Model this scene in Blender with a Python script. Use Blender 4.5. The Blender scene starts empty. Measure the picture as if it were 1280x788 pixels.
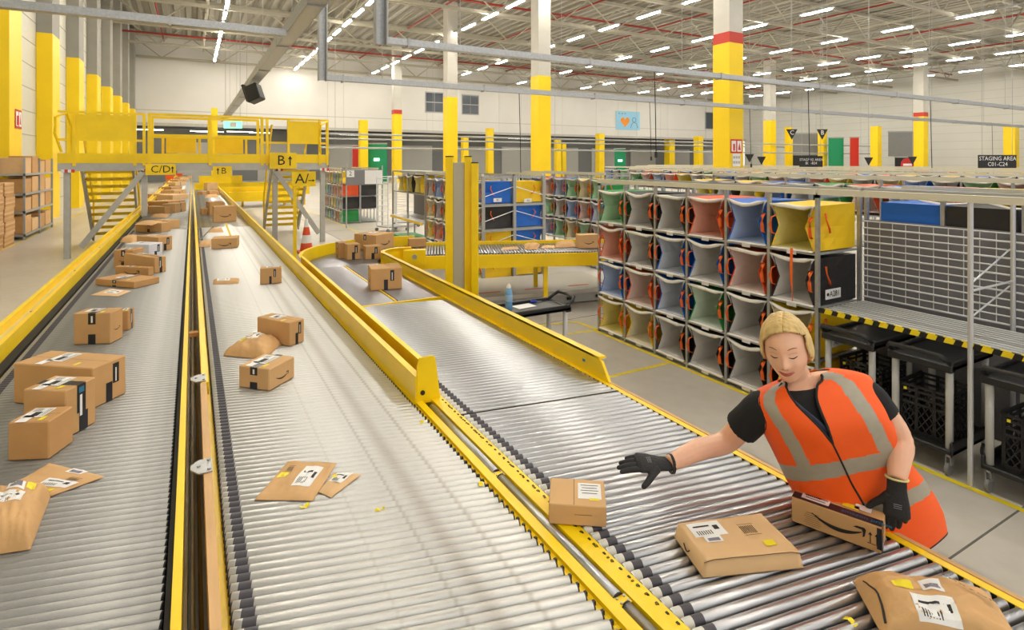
import bpy, math, random
from mathutils import Vector, Matrix, noise
random.seed(7)
scn = bpy.context.scene
COL = scn.collection
PI = math.pi
# ------------------------------------------------------------------ camera, world, exposure
F, VX, HY, H = 710.0, 240.0, 202.0, 2.2          # focal length and vanishing point in pixels (1280x788), camera height
TH = math.atan((640 - VX) / F); SN, CS = math.sin(TH), math.cos(TH)
cd = bpy.data.cameras.new('camera'); cam = bpy.data.objects.new('camera', cd); COL.objects.link(cam)
cam.location = (0, 0, H); cam.rotation_euler = (PI/2, 0, -TH)
cd.sensor_fit = 'HORIZONTAL'; cd.sensor_width = 36; cd.lens = 36 * F / 1280; cd.shift_y = -(394 - HY) / 1280
cd.clip_end = 300; scn.camera = cam
w = bpy.data.worlds.new('world'); scn.world = w; w.use_nodes = True
w.node_tree.nodes['Background'].inputs[0].default_value = (1, 0.97, 0.93, 1)
w.node_tree.nodes['Background'].inputs[1].default_value = 0.8
vs = scn.view_settings
vs.view_transform = 'Standard'; vs.look = 'None'; vs.gamma = 1; vs.use_curve_mapping = False
vs.exposure = 0.3
LIGHT = 80.0                                        # strength of the ceiling tubes

def on(u, v, z=0.9):                                # pixel -> point on the level z
    d = (H - z) * F / (v - HY); l = (u - 640) / F * d
    return Vector((d*SN + l*CS, d*CS - l*SN, z))
def at(u, v, d):                                    # pixel -> point at depth d
    l = (u - 640) / F * d
    return Vector((d*SN + l*CS, d*CS - l*SN, H - (v - HY) * d / F))
def onX(u, X):
    k = (u - 640) / F; d = X / (SN + k*CS); return d * (CS - k*SN)
def onY(u, Y):
    k = (u - 640) / F; d = Y / (CS - k*SN); return d * (SN + k*CS)

# ------------------------------------------------------------------ materials
MC = {}
def lin(c):
    return tuple((x/255/12.92 if x/255 <= 0.04045 else ((x/255+0.055)/1.055)**2.4) for x in c)
def mat(name, rgb, rough=0.5, metal=0.0, var=0.0, vscale=8.0, bump=0.0, bscale=60.0, emit=0.0, spec=0.5, stretch=None, sss=0.0, alpha=1.0, trans=0.0, coat=0.0, streaks=()):
    if name in MC: return MC[name]
    m = bpy.data.materials.new(name); m.use_nodes = True; MC[name] = m
    nt = m.node_tree; b = nt.nodes['Principled BSDF']; c = lin(rgb) + (1,)
    b.inputs['Base Color'].default_value = c; b.inputs['Roughness'].default_value = rough
    b.inputs['Metallic'].default_value = metal; b.inputs['Specular IOR Level'].default_value = spec
    m.diffuse_color = c
    if coat: b.inputs['Coat Weight'].default_value = coat
    if trans: b.inputs['Transmission Weight'].default_value = trans
    if alpha < 1: b.inputs['Alpha'].default_value = alpha
    if sss: b.inputs['Subsurface Weight'].default_value = sss; b.inputs['Subsurface Radius'].default_value = (0.02, 0.008, 0.004)
    if emit:
        b.inputs['Emission Color'].default_value = c; b.inputs['Emission Strength'].default_value = emit
    if var or bump:
        tc = nt.nodes.new('ShaderNodeTexCoord'); mp = nt.nodes.new('ShaderNodeMapping')
        nt.links.new(tc.outputs['Object'], mp.inputs[0])
        if stretch: mp.inputs['Scale'].default_value = stretch
    if var:
        n = nt.nodes.new('ShaderNodeTexNoise'); n.inputs['Scale'].default_value = vscale; n.inputs['Detail'].default_value = 5
        nt.links.new(mp.outputs[0], n.inputs['Vector'])
        r = nt.nodes.new('ShaderNodeMapRange'); r.inputs['From Min'].default_value = 0.3; r.inputs['From Max'].default_value = 0.7
        r.inputs['To Min'].default_value = 1 - var; r.inputs['To Max'].default_value = 1 + var
        nt.links.new(n.outputs['Fac'], r.inputs['Value'])
        mx = nt.nodes.new('ShaderNodeVectorMath'); mx.operation = 'SCALE'; mx.inputs[0].default_value = c[:3]
        nt.links.new(r.outputs[0], mx.inputs['Scale']); nt.links.new(mx.outputs[0], b.inputs['Base Color'])
    for (x0, wd, st) in streaks:                      # lengthwise grime at a fixed place along each roller
        sx = nt.nodes.new('ShaderNodeSeparateXYZ'); nt.links.new(tc.outputs['Object'], sx.inputs[0])
        q = nt.nodes.new('ShaderNodeMath'); q.operation = 'SUBTRACT'; q.inputs[1].default_value = x0; nt.links.new(sx.outputs[0], q.inputs[0])
        q2 = nt.nodes.new('ShaderNodeMath'); q2.operation = 'ABSOLUTE'; nt.links.new(q.outputs[0], q2.inputs[0])
        r2 = nt.nodes.new('ShaderNodeMapRange'); r2.interpolation_type = 'SMOOTHSTEP'; r2.inputs['From Min'].default_value = 0; r2.inputs['From Max'].default_value = wd
        r2.inputs['To Min'].default_value = 1 - st; r2.inputs['To Max'].default_value = 1; nt.links.new(q2.outputs[0], r2.inputs['Value'])
        src = b.inputs['Base Color'].links[0].from_socket
        m2 = nt.nodes.new('ShaderNodeMix'); m2.data_type = 'RGBA'; m2.blend_type = 'MIX'; m2.inputs[6].default_value = lin((120, 104, 84)) + (1,)
        nt.links.new(r2.outputs[0], m2.inputs[0]); nt.links.new(src, m2.inputs[7]); nt.links.new(m2.outputs[2], b.inputs['Base Color'])
    if bump:
        n2 = nt.nodes.new('ShaderNodeTexNoise'); n2.inputs['Scale'].default_value = bscale; n2.inputs['Detail'].default_value = 3
        nt.links.new(mp.outputs[0], n2.inputs['Vector'])
        bp = nt.nodes.new('ShaderNodeBump'); bp.inputs['Strength'].default_value = bump; bp.inputs['Distance'].default_value = 0.01
        nt.links.new(n2.outputs['Fac'], bp.inputs['Height']); nt.links.new(bp.outputs[0], b.inputs['Normal'])
    return m
YEL = mat('yellow_paint', (252, 214, 2), 0.38, var=0.05, vscale=3)
YELW = mat('yellow_wall_paint', (250, 213, 2), 0.45, var=0.04, vscale=0.7)
STEEL = mat('galvanised_steel', (176, 178, 180), 0.42, 0.75, var=0.12, vscale=20)
STEELP = mat('painted_grey_steel', (168, 170, 170), 0.45, 0.15, var=0.05)
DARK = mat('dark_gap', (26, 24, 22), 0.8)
BLACKP = mat('black_plastic', (30, 30, 32), 0.42, var=0.1, vscale=15)
WHITEP = mat('white_plastic', (232, 232, 232), 0.4)
WHITEW = mat('white_wall', (222, 221, 217), 0.6, var=0.03, vscale=0.4)
RED = mat('red_paint', (196, 52, 36), 0.45)
ROLL = mat('roller_steel', (186, 188, 192), 0.28, 0.9, var=0.10, vscale=6, stretch=(1, 6, 6))
ROLLW = mat('roller_zinc_worn', (158, 158, 155), 0.40, 0.6, var=0.22, vscale=5, stretch=(1, 3, 3), bump=0.15, bscale=120)
ROLLB = mat('roller_zinc_bright', (196, 196, 193), 0.34, 0.75, var=0.18, vscale=4, stretch=(1, 3, 3), bump=0.12, bscale=120, streaks=[(0.20, 0.05, 0.34), (0.33, 0.015, 0.32), (0.12, 0.012, 0.28), (-0.05, 0.01, 0.15)])
RBAND = mat('roller_grip_band', (74, 72, 80), 0.5, 0.1)
REND = mat('roller_end_cap', (22, 22, 24), 0.55)
RWHITE = mat('roller_plain_band', (214, 212, 206), 0.5)
CARD = [mat('cardboard_a', (204, 160, 106), 0.75, var=0.05, vscale=6, bump=0.05, bscale=200), mat('cardboard_b', (212, 170, 118), 0.75, var=0.05, vscale=6),
        mat('cardboard_c', (196, 150, 96), 0.75, var=0.06, vscale=6), mat('cardboard_d', (220, 182, 134), 0.75, var=0.05, vscale=6)]
KRAFT = mat('kraft_paper', (212, 168, 114), 0.7, var=0.06, vscale=9, bump=0.25, bscale=35)
TAPE = mat('black_tape', (34, 36, 44), 0.3)
TAPEB = mat('blue_tape_print', (38, 120, 160), 0.35)
PAPER = mat('white_label_paper', (238, 238, 238), 0.6)
INK = mat('black_ink', (30, 27, 26), 0.6)
INKB = mat('brown_print', (84, 62, 42), 0.7)
YSTK = mat('yellow_sticker', (244, 224, 30), 0.5)
GREYST = mat('grey_strut', (186, 185, 180), 0.5, 0.1, var=0.06)
HEM = mat('white_fabric_hem', (232, 228, 222), 0.85, bump=0.2, bscale=40)
ORANGE = mat('orange_webbing', (240, 104, 30), 0.7)
WOOD = mat('bare_wood', (214, 172, 120), 0.6, var=0.12, vscale=4, stretch=(8, 0.6, 8))

# ------------------------------------------------------------------ mesh helpers
class MB:
    def __init__(s): s.v = []; s.f = []; s.m = []
    def add(s, vs, fs, mi=0):
        o = len(s.v); s.v += [tuple(p) for p in vs]; s.f += [tuple(i + o for i in f) for f in fs]; s.m += [mi]*len(fs); return s
    def box(s, lo, hi, mi=0, M=None):
        x0, y0, z0 = lo; x1, y1, z1 = hi
        vs = [Vector(p) for p in ((x0,y0,z0),(x1,y0,z0),(x1,y1,z0),(x0,y1,z0),(x0,y0,z1),(x1,y0,z1),(x1,y1,z1),(x0,y1,z1))]
        if M: vs = [M @ p for p in vs]
        return s.add(vs, [(0,3,2,1),(4,5,6,7),(0,1,5,4),(1,2,6,5),(2,3,7,6),(3,0,4,7)], mi)
    def cbox(s, lo, hi, c=0.004, mi=0, M=None):      # chamfered box
        x0,y0,z0 = lo; x1,y1,z1 = hi; vs = []
        for (x, sx) in ((x0,1),(x1,-1)):
            for (y, sy) in ((y0,1),(y1,-1)):
                for (z, sz) in ((z0,1),(z1,-1)):
                    vs += [Vector((x, y+sy*c, z+sz*c)), Vector((x+sx*c, y, z+sz*c)), Vector((x+sx*c, y+sy*c, z))]
        if M: vs = [M @ p for p in vs]
        I = lambda a,b,d,k: (a*4+b*2+d)*3+k
        fs = [(I(0,0,0,0),I(0,0,1,0),I(0,1,1,0),I(0,1,0,0)), (I(1,0,0,0),I(1,1,0,0),I(1,1,1,0),I(1,0,1,0)),
              (I(0,0,0,1),I(1,0,0,1),I(1,0,1,1),I(0,0,1,1)), (I(0,1,0,1),I(0,1,1,1),I(1,1,1,1),I(1,1,0,1)),
              (I(0,0,0,2),I(0,1,0,2),I(1,1,0,2),I(1,0,0,2)), (I(0,0,1,2),I(1,0,1,2),I(1,1,1,2),I(0,1,1,2))]
        for b in (0,1):
            for d in (0,1): fs.append((I(0,b,d,1),I(1,b,d,1),I(1,b,d,2),I(0,b,d,2)))
        for a in (0,1):
            for d in (0,1): fs.append((I(a,0,d,0),I(a,1,d,0),I(a,1,d,2),I(a,0,d,2)))
            for b in (0,1): fs.append((I(a,b,0,0),I(a,b,1,0),I(a,b,1,1),I(a,b,0,1)))
            for b in (0,1):
                for d in (0,1): fs.append((I(a,b,d,0),I(a,b,d,1),I(a,b,d,2)))
        return s.add(vs, fs, mi)
    def cyl(s, p0, p1, r, n=10, mi=0, r1=None, caps=True):
        p0 = Vector(p0); p1 = Vector(p1); a = (p1-p0).normalized(); r1 = r if r1 is None else r1
        t = Vector((0,0,1)) if abs(a.z) < 0.9 else Vector((1,0,0)); u = a.cross(t).normalized(); q = a.cross(u)
        vs = []
        for k in range(n):
            e = u*math.cos(2*PI*k/n) + q*math.sin(2*PI*k/n); vs += [p0+e*r, p1+e*r1]
        fs = [(2*k, 2*((k+1)%n), 2*((k+1)%n)+1, 2*k+1) for k in range(n)]
        if caps: fs += [tuple(2*k for k in range(n))[::-1], tuple(2*k+1 for k in range(n))]
        return s.add(vs, fs, mi)
    def tube(s, pts, r, n=8, mi=0, closed=False, flat=1.0, up=Vector((0,0,1))):
        pts = [Vector(p) for p in pts]; N = len(pts); vs = []
        for i, p in enumerate(pts):
            a = pts[(i+1) % N] - pts[i-1] if closed else pts[min(i+1, N-1)] - pts[max(i-1, 0)]
            a.normalize(); u = a.cross(up)
            if u.length < 0.05: u = a.cross(Vector((1,0.3,0)))
            u.normalize(); q = a.cross(u); rr = r[i] if isinstance(r, (list, tuple)) else r
            for k in range(n): vs.append(p + u*rr*math.cos(2*PI*k/n) + q*rr*flat*math.sin(2*PI*k/n))
        fs = []
        for i in range(N if closed else N-1):
            j = (i+1) % N
            for k in range(n): fs.append((i*n+k, i*n+(k+1)%n, j*n+(k+1)%n, j*n+k))
        if not closed: fs += [tuple(range(n))[::-1], tuple((N-1)*n+k for k in range(n))]
        return s.add(vs, fs, mi)
    def grid(s, fn, nu, nv, mi=0, wrap=False, mfn=None):
        vs = [fn(i/nu, j/nv) for j in range(nv+1) for i in range(nu + (0 if wrap else 1))]; W = nu if wrap else nu+1
        o = len(s.v); s.v += [tuple(p) for p in vs]
        for j in range(nv):
            for i in range(nu):
                k = mfn((i+.5)/nu, (j+.5)/nv) if mfn else mi
                if k is None: continue
                s.f.append((o+j*W+i, o+j*W+(i+1)%W, o+(j+1)*W+(i+1)%W, o+(j+1)*W+i)); s.m.append(k)
        return s
    def lathe(s, prof, n=20, mi=0, c=(0,0,0)):
        return s.grid(lambda u, v: (c[0]+prof[round(v*(len(prof)-1))][0]*math.cos(2*PI*u), c[1]+prof[round(v*(len(prof)-1))][0]*math.sin(2*PI*u), c[2]+prof[round(v*(len(prof)-1))][1]), n, len(prof)-1, mi, wrap=True)
    def prism(s, poly, fn, t, mi=0):                  # polygon (2D) extruded; fn maps (x, y, h) -> point
        n = len(poly); vs = [fn(x, y, 0) for x, y in poly] + [fn(x, y, t) for x, y in poly]
        return s.add(vs, [tuple(range(n))[::-1], tuple(range(n, 2*n))] + [(i, (i+1) % n, (i+1) % n + n, i+n) for i in range(n)], mi)
    def mesh(s, name, mats, smooth=False):
        me = bpy.data.meshes.new(name); me.from_pydata(s.v, [], s.f)
        for m in (mats if isinstance(mats, (list, tuple)) else [mats]): me.materials.append(m)
        me.polygons.foreach_set('material_index', s.m)
        if smooth: me.polygons.foreach_set('use_smooth', [True]*len(s.f))
        me.update(); return me
    def build(s, name, mats, parent=None, smooth=False, loc=(0,0,0), rz=0):
        return link(name, s.mesh(name, mats, smooth), parent, loc, rz)
def link(name, me, parent=None, loc=(0,0,0), rz=0):
    o = bpy.data.objects.new(name, me); COL.objects.link(o); o.location = loc; o.rotation_euler = (0,0,rz)
    if parent: o.parent = parent
    return o
def tag(o, label=None, cat=None, group=None, kind=None):
    if label: o['label'] = label
    if cat: o['category'] = cat
    if group: o['group'] = group
    if kind: o['kind'] = kind
    return o
def thing(name, label, cat, loc=(0,0,0), rz=0, group=None):
    o = link(name, None, None, loc, rz); o.empty_display_size = 0.1
    return tag(o, label, cat, group)
def struct(name, mb, m, parent=None):
    o = mb.build(name, m, parent)
    if not parent: o['kind'] = 'structure'
    return o
def copy_tree(o, parent=None):
    c = o.copy(); COL.objects.link(c); c.parent = parent
    for ch in list(o.children): copy_tree(ch, c)
    return c
TXT = {}
def text_mesh(s, m, size=1.0, extrude=0.0):           # lettering as a flat mesh centred at the origin in its XY plane
    k = (s, m.name, size)
    if k in TXT: return TXT[k]
    c = bpy.data.curves.new('lettering', 'FONT'); c.body = s; c.size = size; c.align_x = 'CENTER'; c.align_y = 'CENTER'; c.resolution_u = 2; c.extrude = extrude
    o = bpy.data.objects.new('lettering', c); COL.objects.link(o)
    bpy.context.view_layer.update()
    me = bpy.data.meshes.new_from_object(o.evaluated_get(bpy.context.evaluated_depsgraph_get()))
    bpy.data.objects.remove(o); bpy.data.curves.remove(c)
    me.materials.clear(); me.materials.append(m); TXT[k] = me
    return me
def lettering(s, m, size, parent, M, name='lettering'):
    o = link(name, text_mesh(s, m, size), parent); o.matrix_local = M; return o
def frame(o, x, y):                                   # matrix with given origin, local x and y directions
    x = Vector(x).normalized(); y = Vector(y); y = (y - x*x.dot(y)).normalized(); z = x.cross(y)
    return Matrix(((x.x,y.x,z.x,o[0]),(x.y,y.y,z.y,o[1]),(x.z,y.z,z.z,o[2]),(0,0,0,1)))

# ------------------------------------------------------------------ the hall: floor, walls, roof
K = 1.6                                              # the far hall: large warehouse proportions
XL, XR, YB, YN, ZC = -5.15, 83.0, 65.6, -9.0, 14.5
def floor_mat():
    m = bpy.data.materials.new('polished_concrete'); m.use_nodes = True; nt = m.node_tree; b = nt.nodes['Principled BSDF']
    tc = nt.nodes.new('ShaderNodeTexCoord')
    n1 = nt.nodes.new('ShaderNodeTexNoise'); n1.inputs['Scale'].default_value = 0.5; n1.inputs['Detail'].default_value = 6
    n2 = nt.nodes.new('ShaderNodeTexNoise'); n2.inputs['Scale'].default_value = 6; n2.inputs['Detail'].default_value = 4
    nt.links.new(tc.outputs['Object'], n1.inputs['Vector']); nt.links.new(tc.outputs['Object'], n2.inputs['Vector'])
    cr = nt.nodes.new('ShaderNodeValToRGB'); cr.color_ramp.elements[0].position = 0.3; cr.color_ramp.elements[1].position = 0.72
    cr.color_ramp.elements[0].color = lin((188, 182, 172)) + (1,); cr.color_ramp.elements[1].color = lin((214, 209, 200)) + (1,)
    ad = nt.nodes.new('ShaderNodeMix'); ad.inputs[0].default_value = 0.35
    nt.links.new(n1.outputs['Fac'], ad.inputs[2]); nt.links.new(n2.outputs['Fac'], ad.inputs[3])
    nt.links.new(ad.outputs[0], cr.inputs[0]); nt.links.new(cr.outputs[0], b.inputs['Base Color'])
    b.inputs['Roughness'].default_value = 0.34
    return m
FLOOR = floor_mat()
fl = struct('floor', MB().box((XL-0.4, YN, -0.2), (XR+6, YB+14, 0)), FLOOR)
JOINT = mat('floor_joint', (104, 100, 94), 0.8); YLINE = mat('yellow_floor_paint', (238, 214, 40), 0.45, var=0.12, vscale=12)
for y in (-2.0, 1.55, 6.5, 12.5, 18.5):
    MB().box((2.6, y-0.006, 0), (XR, y+0.006, 0.0012)).build('floor_joint', JOINT, fl)
MB().box((3.62, YN, 0), (3.632, 30, 0.0012)).build('floor_joint', JOINT, fl)
def fline(p, q, wd=0.05):
    p = Vector((p[0], p[1], 0)); q = Vector((q[0], q[1], 0)); n = (q-p).normalized().cross(Vector((0,0,1)))*wd/2
    MB().add([p-n+Vector((0,0,.0025)), q-n+Vector((0,0,.0025)), q+n+Vector((0,0,.0025)), p+n+Vector((0,0,.0025))], [(0,1,2,3)]).build('floor_line', YLINE, fl)
fline((4.56, -2), (4.56, 5.9)); fline((2.6, 4.56), (4.56, 4.56))
fline(on(660,408,0)[:2], on(722,403,0)[:2]); fline(on(722,403,0)[:2], on(748,413,0)[:2]); fline(on(690,420,0)[:2], on(748,413,0)[:2])
fline((4.5, 9.2), (6.2, 9.2)); fline((4.5, 9.2), (4.5, 30)); fline((-4.1, 9), (-4.1, 55)); fline((-1.75, 12), (-1.75, 16))
# left wall with cladding panels and pilasters
CLAD = mat('pale_cladding', (206, 204, 190), 0.5, var=0.03)
wl = struct('wall_left', MB().box((XL-0.3, YN, 0), (XL, YB+6, ZC)), CLAD)
for k in range(17):
    MB().box((XL, YN, 0.6+k*0.85), (XL+0.012, YB, 0.6+k*0.85+0.03)).build('panel_joint', mat('cladding_seam', (168, 166, 156), 0.6), wl)
CONC = mat('concrete_grey', (152, 150, 142), 0.7, var=0.05, vscale=1.5)
CONL = mat('concrete_light', (200, 198, 190), 0.7, var=0.05, vscale=1.5)
def pilaster(y):
    t = thing('wall_pilaster', 'tall square wall pilaster, bare concrete above and yellow below', 'pillar', (XL+0.25, y, 0), group='pilasters along the clad side wall')
    MB().box((-0.24, -0.69, 7.1), (0.24, 0.69, ZC)).build('bare_shaft', CONC, t)
    MB().box((-0.24, -0.7, 0), (0.25, 0.7, 7.1)).build('painted_shaft', YELW, t)
    return t
for k in range(8):
    pl = pilaster(22.36 + 5.9*k)
    if k == 0: pl['label'] = 'tall yellow wall pilaster carrying the red extinguisher sign'
# far wall above the low docks, dark dock bay behind
we = struct('wall_back', MB().box((XL, YB, 5.96), (XR, YB+0.25, ZC)), WHITEW)
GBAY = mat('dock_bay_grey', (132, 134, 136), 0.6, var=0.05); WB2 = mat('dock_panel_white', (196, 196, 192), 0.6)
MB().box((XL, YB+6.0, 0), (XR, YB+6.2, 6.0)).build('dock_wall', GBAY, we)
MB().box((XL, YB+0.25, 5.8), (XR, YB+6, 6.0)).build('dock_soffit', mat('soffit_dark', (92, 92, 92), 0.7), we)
for x in range(-2, 80, 8):
    MB().box((x+0.6, YB+5.85, 0), (x+6.0, YB+6.0, 4.3)).build('dock_door', WB2 if x % 4 else GBAY, we)
SEAM = mat('wall_seam', (190, 189, 184), 0.6)
for x in range(5, 82, 10): MB().box((x, YB-0.012, 5.96), (x+0.03, YB, ZC)).build('panel_joint', SEAM, we)
MB().box((XL, YB-0.014, 7.2), (XR, YB, 7.28)).build('panel_joint', SEAM, we)
MB().box((XL, YB-0.3, 5.7), (XR, YB-0.02, 6.0)).build('edge_beam', GREYST, we)
wr = struct('wall_right', MB().box((XR, YN, 0), (XR+0.3, YB, ZC)), mat('right_wall_white', (214, 214, 208), 0.6, var=0.03, vscale=0.3))
for k in range(14): MB().box((XR-0.012, YN, 0.7+k*1.0), (XR, YB, 0.7+k*1.0+0.04)).build('panel_joint', SEAM, wr)
# roof deck: trapezoid sheet with ribs running along the hall
def roof_profile():
    mb = MB(); x = XL-0.3; n = 0; pts = []
    while x < XR+0.4:
        pts += [(x, ZC), (x+0.32, ZC), (x+0.42, ZC+0.22), (x+0.74, ZC+0.22)]; x += 0.84
    vs = [(a, y, z) for y in (YN, YB+0.3) for a, z in pts]; N = len(pts)
    return mb.add(vs, [(i, i+1, N+i+1, N+i) for i in range(N-1)])
ROOF = mat('roof_sheet', (146, 142, 130), 0.5, 0.1, var=0.03, vscale=0.5)
ce = struct('ceiling', roof_profile(), ROOF)
BEAM = mat('roof_beam_beige', (172, 168, 152), 0.55); PIPE = mat('red_sprinkler_pipe', (150, 40, 30), 0.5)
for k in range(9):                                    # girders across the hall
    y = 4.0 + k*7.6
    t = thing('roof_truss', 'pale steel lattice girder spanning the hall under the roof sheets', 'truss', (XL, y, 12.3), group='lattice girders under the roof')
    L = XR-XL
    MB().box((0, -0.11, -0.1), (L, 0.11, 0.1)).build('bottom_chord', BEAM, t)
    MB().box((0, -0.11, 1.96), (L, 0.11, 2.18)).build('top_chord', BEAM, t)
    mb = MB(); n = 34
    for i in range(n):
        a, b = L*i/n, L*(i+1)/n; z0, z1 = (0, 2.05) if i % 2 else (2.05, 0)
        mb.cyl((a, 0, z0), (b, 0, z1), 0.055, 5)
    tag(mb.build('web_members', BEAM, t), kind='stuff')
for k in range(9):                                    # purlin lattice beams along the hall
    x = 1.0 + k*9.6
    t = thing('roof_purlin', 'slim lattice purlin running lengthwise under the roof sheets', 'truss', (x, YN, 13.4), group='lengthwise purlins under the roof')
    L = YB-YN
    MB().box((-0.07, 0, -0.06), (0.07, L, 0.06)).build('bottom_chord', BEAM, t)
    MB().box((-0.07, 0, 0.95), (0.07, L, 1.07)).build('top_chord', BEAM, t)
    mb = MB(); n = 30
    for i in range(n):
        a, b = L*i/n, L*(i+1)/n; z0, z1 = (0, 1.0) if i % 2 else (1.0, 0)
        mb.cyl((0, a, z0), (0, b, z1), 0.035, 5)
    tag(mb.build('web_members', BEAM, t), kind='stuff')
for x in (-2.4, 7.2, 16.8, 26.4, 36, 45.6, 58.4, 71.2):
    o = MB().cyl((x, YN, 14.1), (x, YB, 14.1), 0.07, 8).build('sprinkler_pipe', PIPE); tag(o, 'dark red sprinkler pipe running lengthwise under the roof', 'pipe', 'sprinkler pipes under the roof')
for y in (13.6, 35.0, 57.0):
    o = MB().cyl((XL, y, 13.1), (XR, y, 13.1), 0.085, 8).build('sprinkler_main', PIPE); tag(o, 'thicker red sprinkler main crossing the hall under the roof', 'pipe', 'sprinkler mains under the roof')
# ceiling light tubes, hung on rails that run lengthwise
TUBE = mat('lit_tube', (255, 247, 232), 0.4, emit=LIGHT)
lm = MB().box((-0.08, -1.18, 0.0), (0.08, 1.18, 0.08)).mesh('housing', WHITEP)
dm = MB().box((-0.095, -1.0, -0.055), (0.095, 1.0, -0.001)).mesh('diffuser', TUBE)
ROWS = [(1.2, 1.95), (6.0, 2.0), (11.0, 2.15), (16.7, 2.6), (22.4, 3.0), (28.6, 3.0), (34.9, 2.4), (40.2, 2.4), (46.0, 2.8)]
for x, sp in ROWS:
    x *= K; sp *= K
    o = MB().box((x-0.05, YN, 12.15), (x+0.05, YB-0.4, 12.25)).build('light_rail', STEELP)
    tag(o, 'thin grey mounting rail carrying a row of ceiling tubes', 'rail', 'mounting rails of the ceiling lights')
    y = -7.0 if x < 48 else 9.6
    while y < YB-1.5:
        t = thing('ceiling_light', 'lit white strip light hung under the roof', 'light', (x, y, 12.06), group='rows of strip lights under the roof')
        link('housing', lm, t); link('diffuser', dm, t); y += sp if y > 13 else sp*1.4
# free-standing columns
def column(u, ytop_pix, red=False, s=0.52, ztop=7.16):
    s *= K
    d = (ztop - H) * F / (HY - ytop_pix); p = at(u, HY, d)
    t = thing('concrete_column', 'square concrete column painted yellow below' + (' with a red band above the yellow' if red else ''), 'column', (p.x, p.y, 0),
              group='banded hall columns' if red else 'plain yellow hall columns')
    z = ztop
    MB().box((-s/2-.01, -s/2-.01, 0), (s/2+.01, s/2+.01, z)).build('painted_shaft', YELW, t)
    if red: MB().box((-s/2-.011, -s/2-.011, z), (s/2+.011, s/2+.011, z+0.45)).build('red_band', RED, t); z += 0.45
    MB().box((-s/2, -s/2, z), (s/2, s/2, ZC)).build('bare_shaft', CONL, t)
    return t
column(496, 143, True); column(563, 122); column(676, 96); C910 = column(910, 56, True, 0.52)
column(837, 163, True, 0.7); column(962, 151, False, 0.62); column(1151, 146, True, 0.62); column(1172, 166, False, 0.75)
for (u, d, s, zt) in [(268, 33, .5, 5.3), (454, 38.5, .8, 5.0), (581, 40, .6, 4.0), (612, 43, .7, 4.7), (697, 45, .6, 3.9), (750, 47, .8, 4.5), (873, 52, .9, 4.5), (704, 50, .6, 3.8),
                      (986, 43, .6, 4.8), (1028, 44, .7, 4.7), (1095, 42, .8, 4.8), (1264, 39.5, 1.0, 4.7)]:
    d *= K; s *= K*0.66; zt = H + (zt-H)*K; p = at(u, HY, d)
    t = thing('dock_post', 'solid yellow guard post standing by the dock doors', 'post', (p.x, p.y, 0), group='yellow posts by the docks')
    MB().box((-s/2, -s/2, 0), (s/2, s/2, zt)).build('shaft', YELW, t)
    MB().box((-s/2-.03, -s/2-.03, 0), (s/2+.03, s/2+.03, 0.12)).build('foot_plate', STEELP, t)
# fire sign and notices on columns
def plate(name, label, cat, p, x, y, wd, ht, m, texts=(), t=0.012, border=None, group=None, hangers=0):
    o = thing(name, label, cat, group=group); o.matrix_local = frame(p, x, y)
    MB().cbox((-wd/2, -ht/2, -t), (wd/2, ht/2, 0), 0.003).build('board', m, o)
    if border: MB().box((-wd/2+.02, -ht/2+.02, 0), (wd/2-.02, ht/2-.02, .002)).build('face', border, o)
    for (s, mm, size, dx, dy) in texts: lettering(s, mm, size, o, Matrix.Translation((dx, dy, 0.004)))
    for k in range(hangers):
        xx = -wd*0.4 + wd*0.8*k/max(1, hangers-1)
        MB().cyl((xx, ht/2, -t/2), (xx, 12.2-p[2], -t/2), 0.008, 5).build('hanging_wire', STEELP, o)
    return o
RX, UZ = (1, 0, 0), (0, 0, 1)
WTXT = mat('white_lettering', (240, 240, 240), 0.5)
SIGNR = mat('sign_red', (200, 40, 30), 0.5); BLK = mat('sign_black', (34, 34, 36), 0.6)
def firesign(p, x, label):
    o = plate('fire_sign', label, 'sign', p, x, UZ, 0.44, 0.36, SIGNR); o.scale = (1.6, 1.6, 1)
    MB().box((-0.19, -0.14, 0), (-0.02, 0.14, .003)).build('pictogram_field', PAPER, o); MB().box((0.03, -0.14, 0), (0.19, 0.14, .003)).build('pictogram_field', PAPER, o)
    MB().cyl((-0.10, -0.12, .004), (-0.10, 0.06, .004), 0.03, 8).build('extinguisher_pictogram', SIGNR, o)
    MB().prism([(0.06, -0.1), (0.16, -0.1), (0.11, 0.1)], lambda a, b, h: (a, b, 0.004+h), 0.002).build('flame_pictogram', SIGNR, o)
    return o
cc = C910.location
firesign((cc.x-0.02, cc.y-0.45, 2.84), RX, 'red and white extinguisher sign on the nearest banded column')
plate('notice', 'white notice sheet below the extinguisher sign on the banded column', 'sign', (cc.x-0.02, cc.y-0.45, 2.26), RX, UZ, 0.48, 0.54, PAPER, [('===', INK, 0.26, 0, 0.1), ('===', INK, 0.26, 0, -0.11)])
firesign((XL+0.52, 22.6, 3.5), (0, 1, 0), 'red and white extinguisher sign on the yellow wall pilaster')
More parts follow.
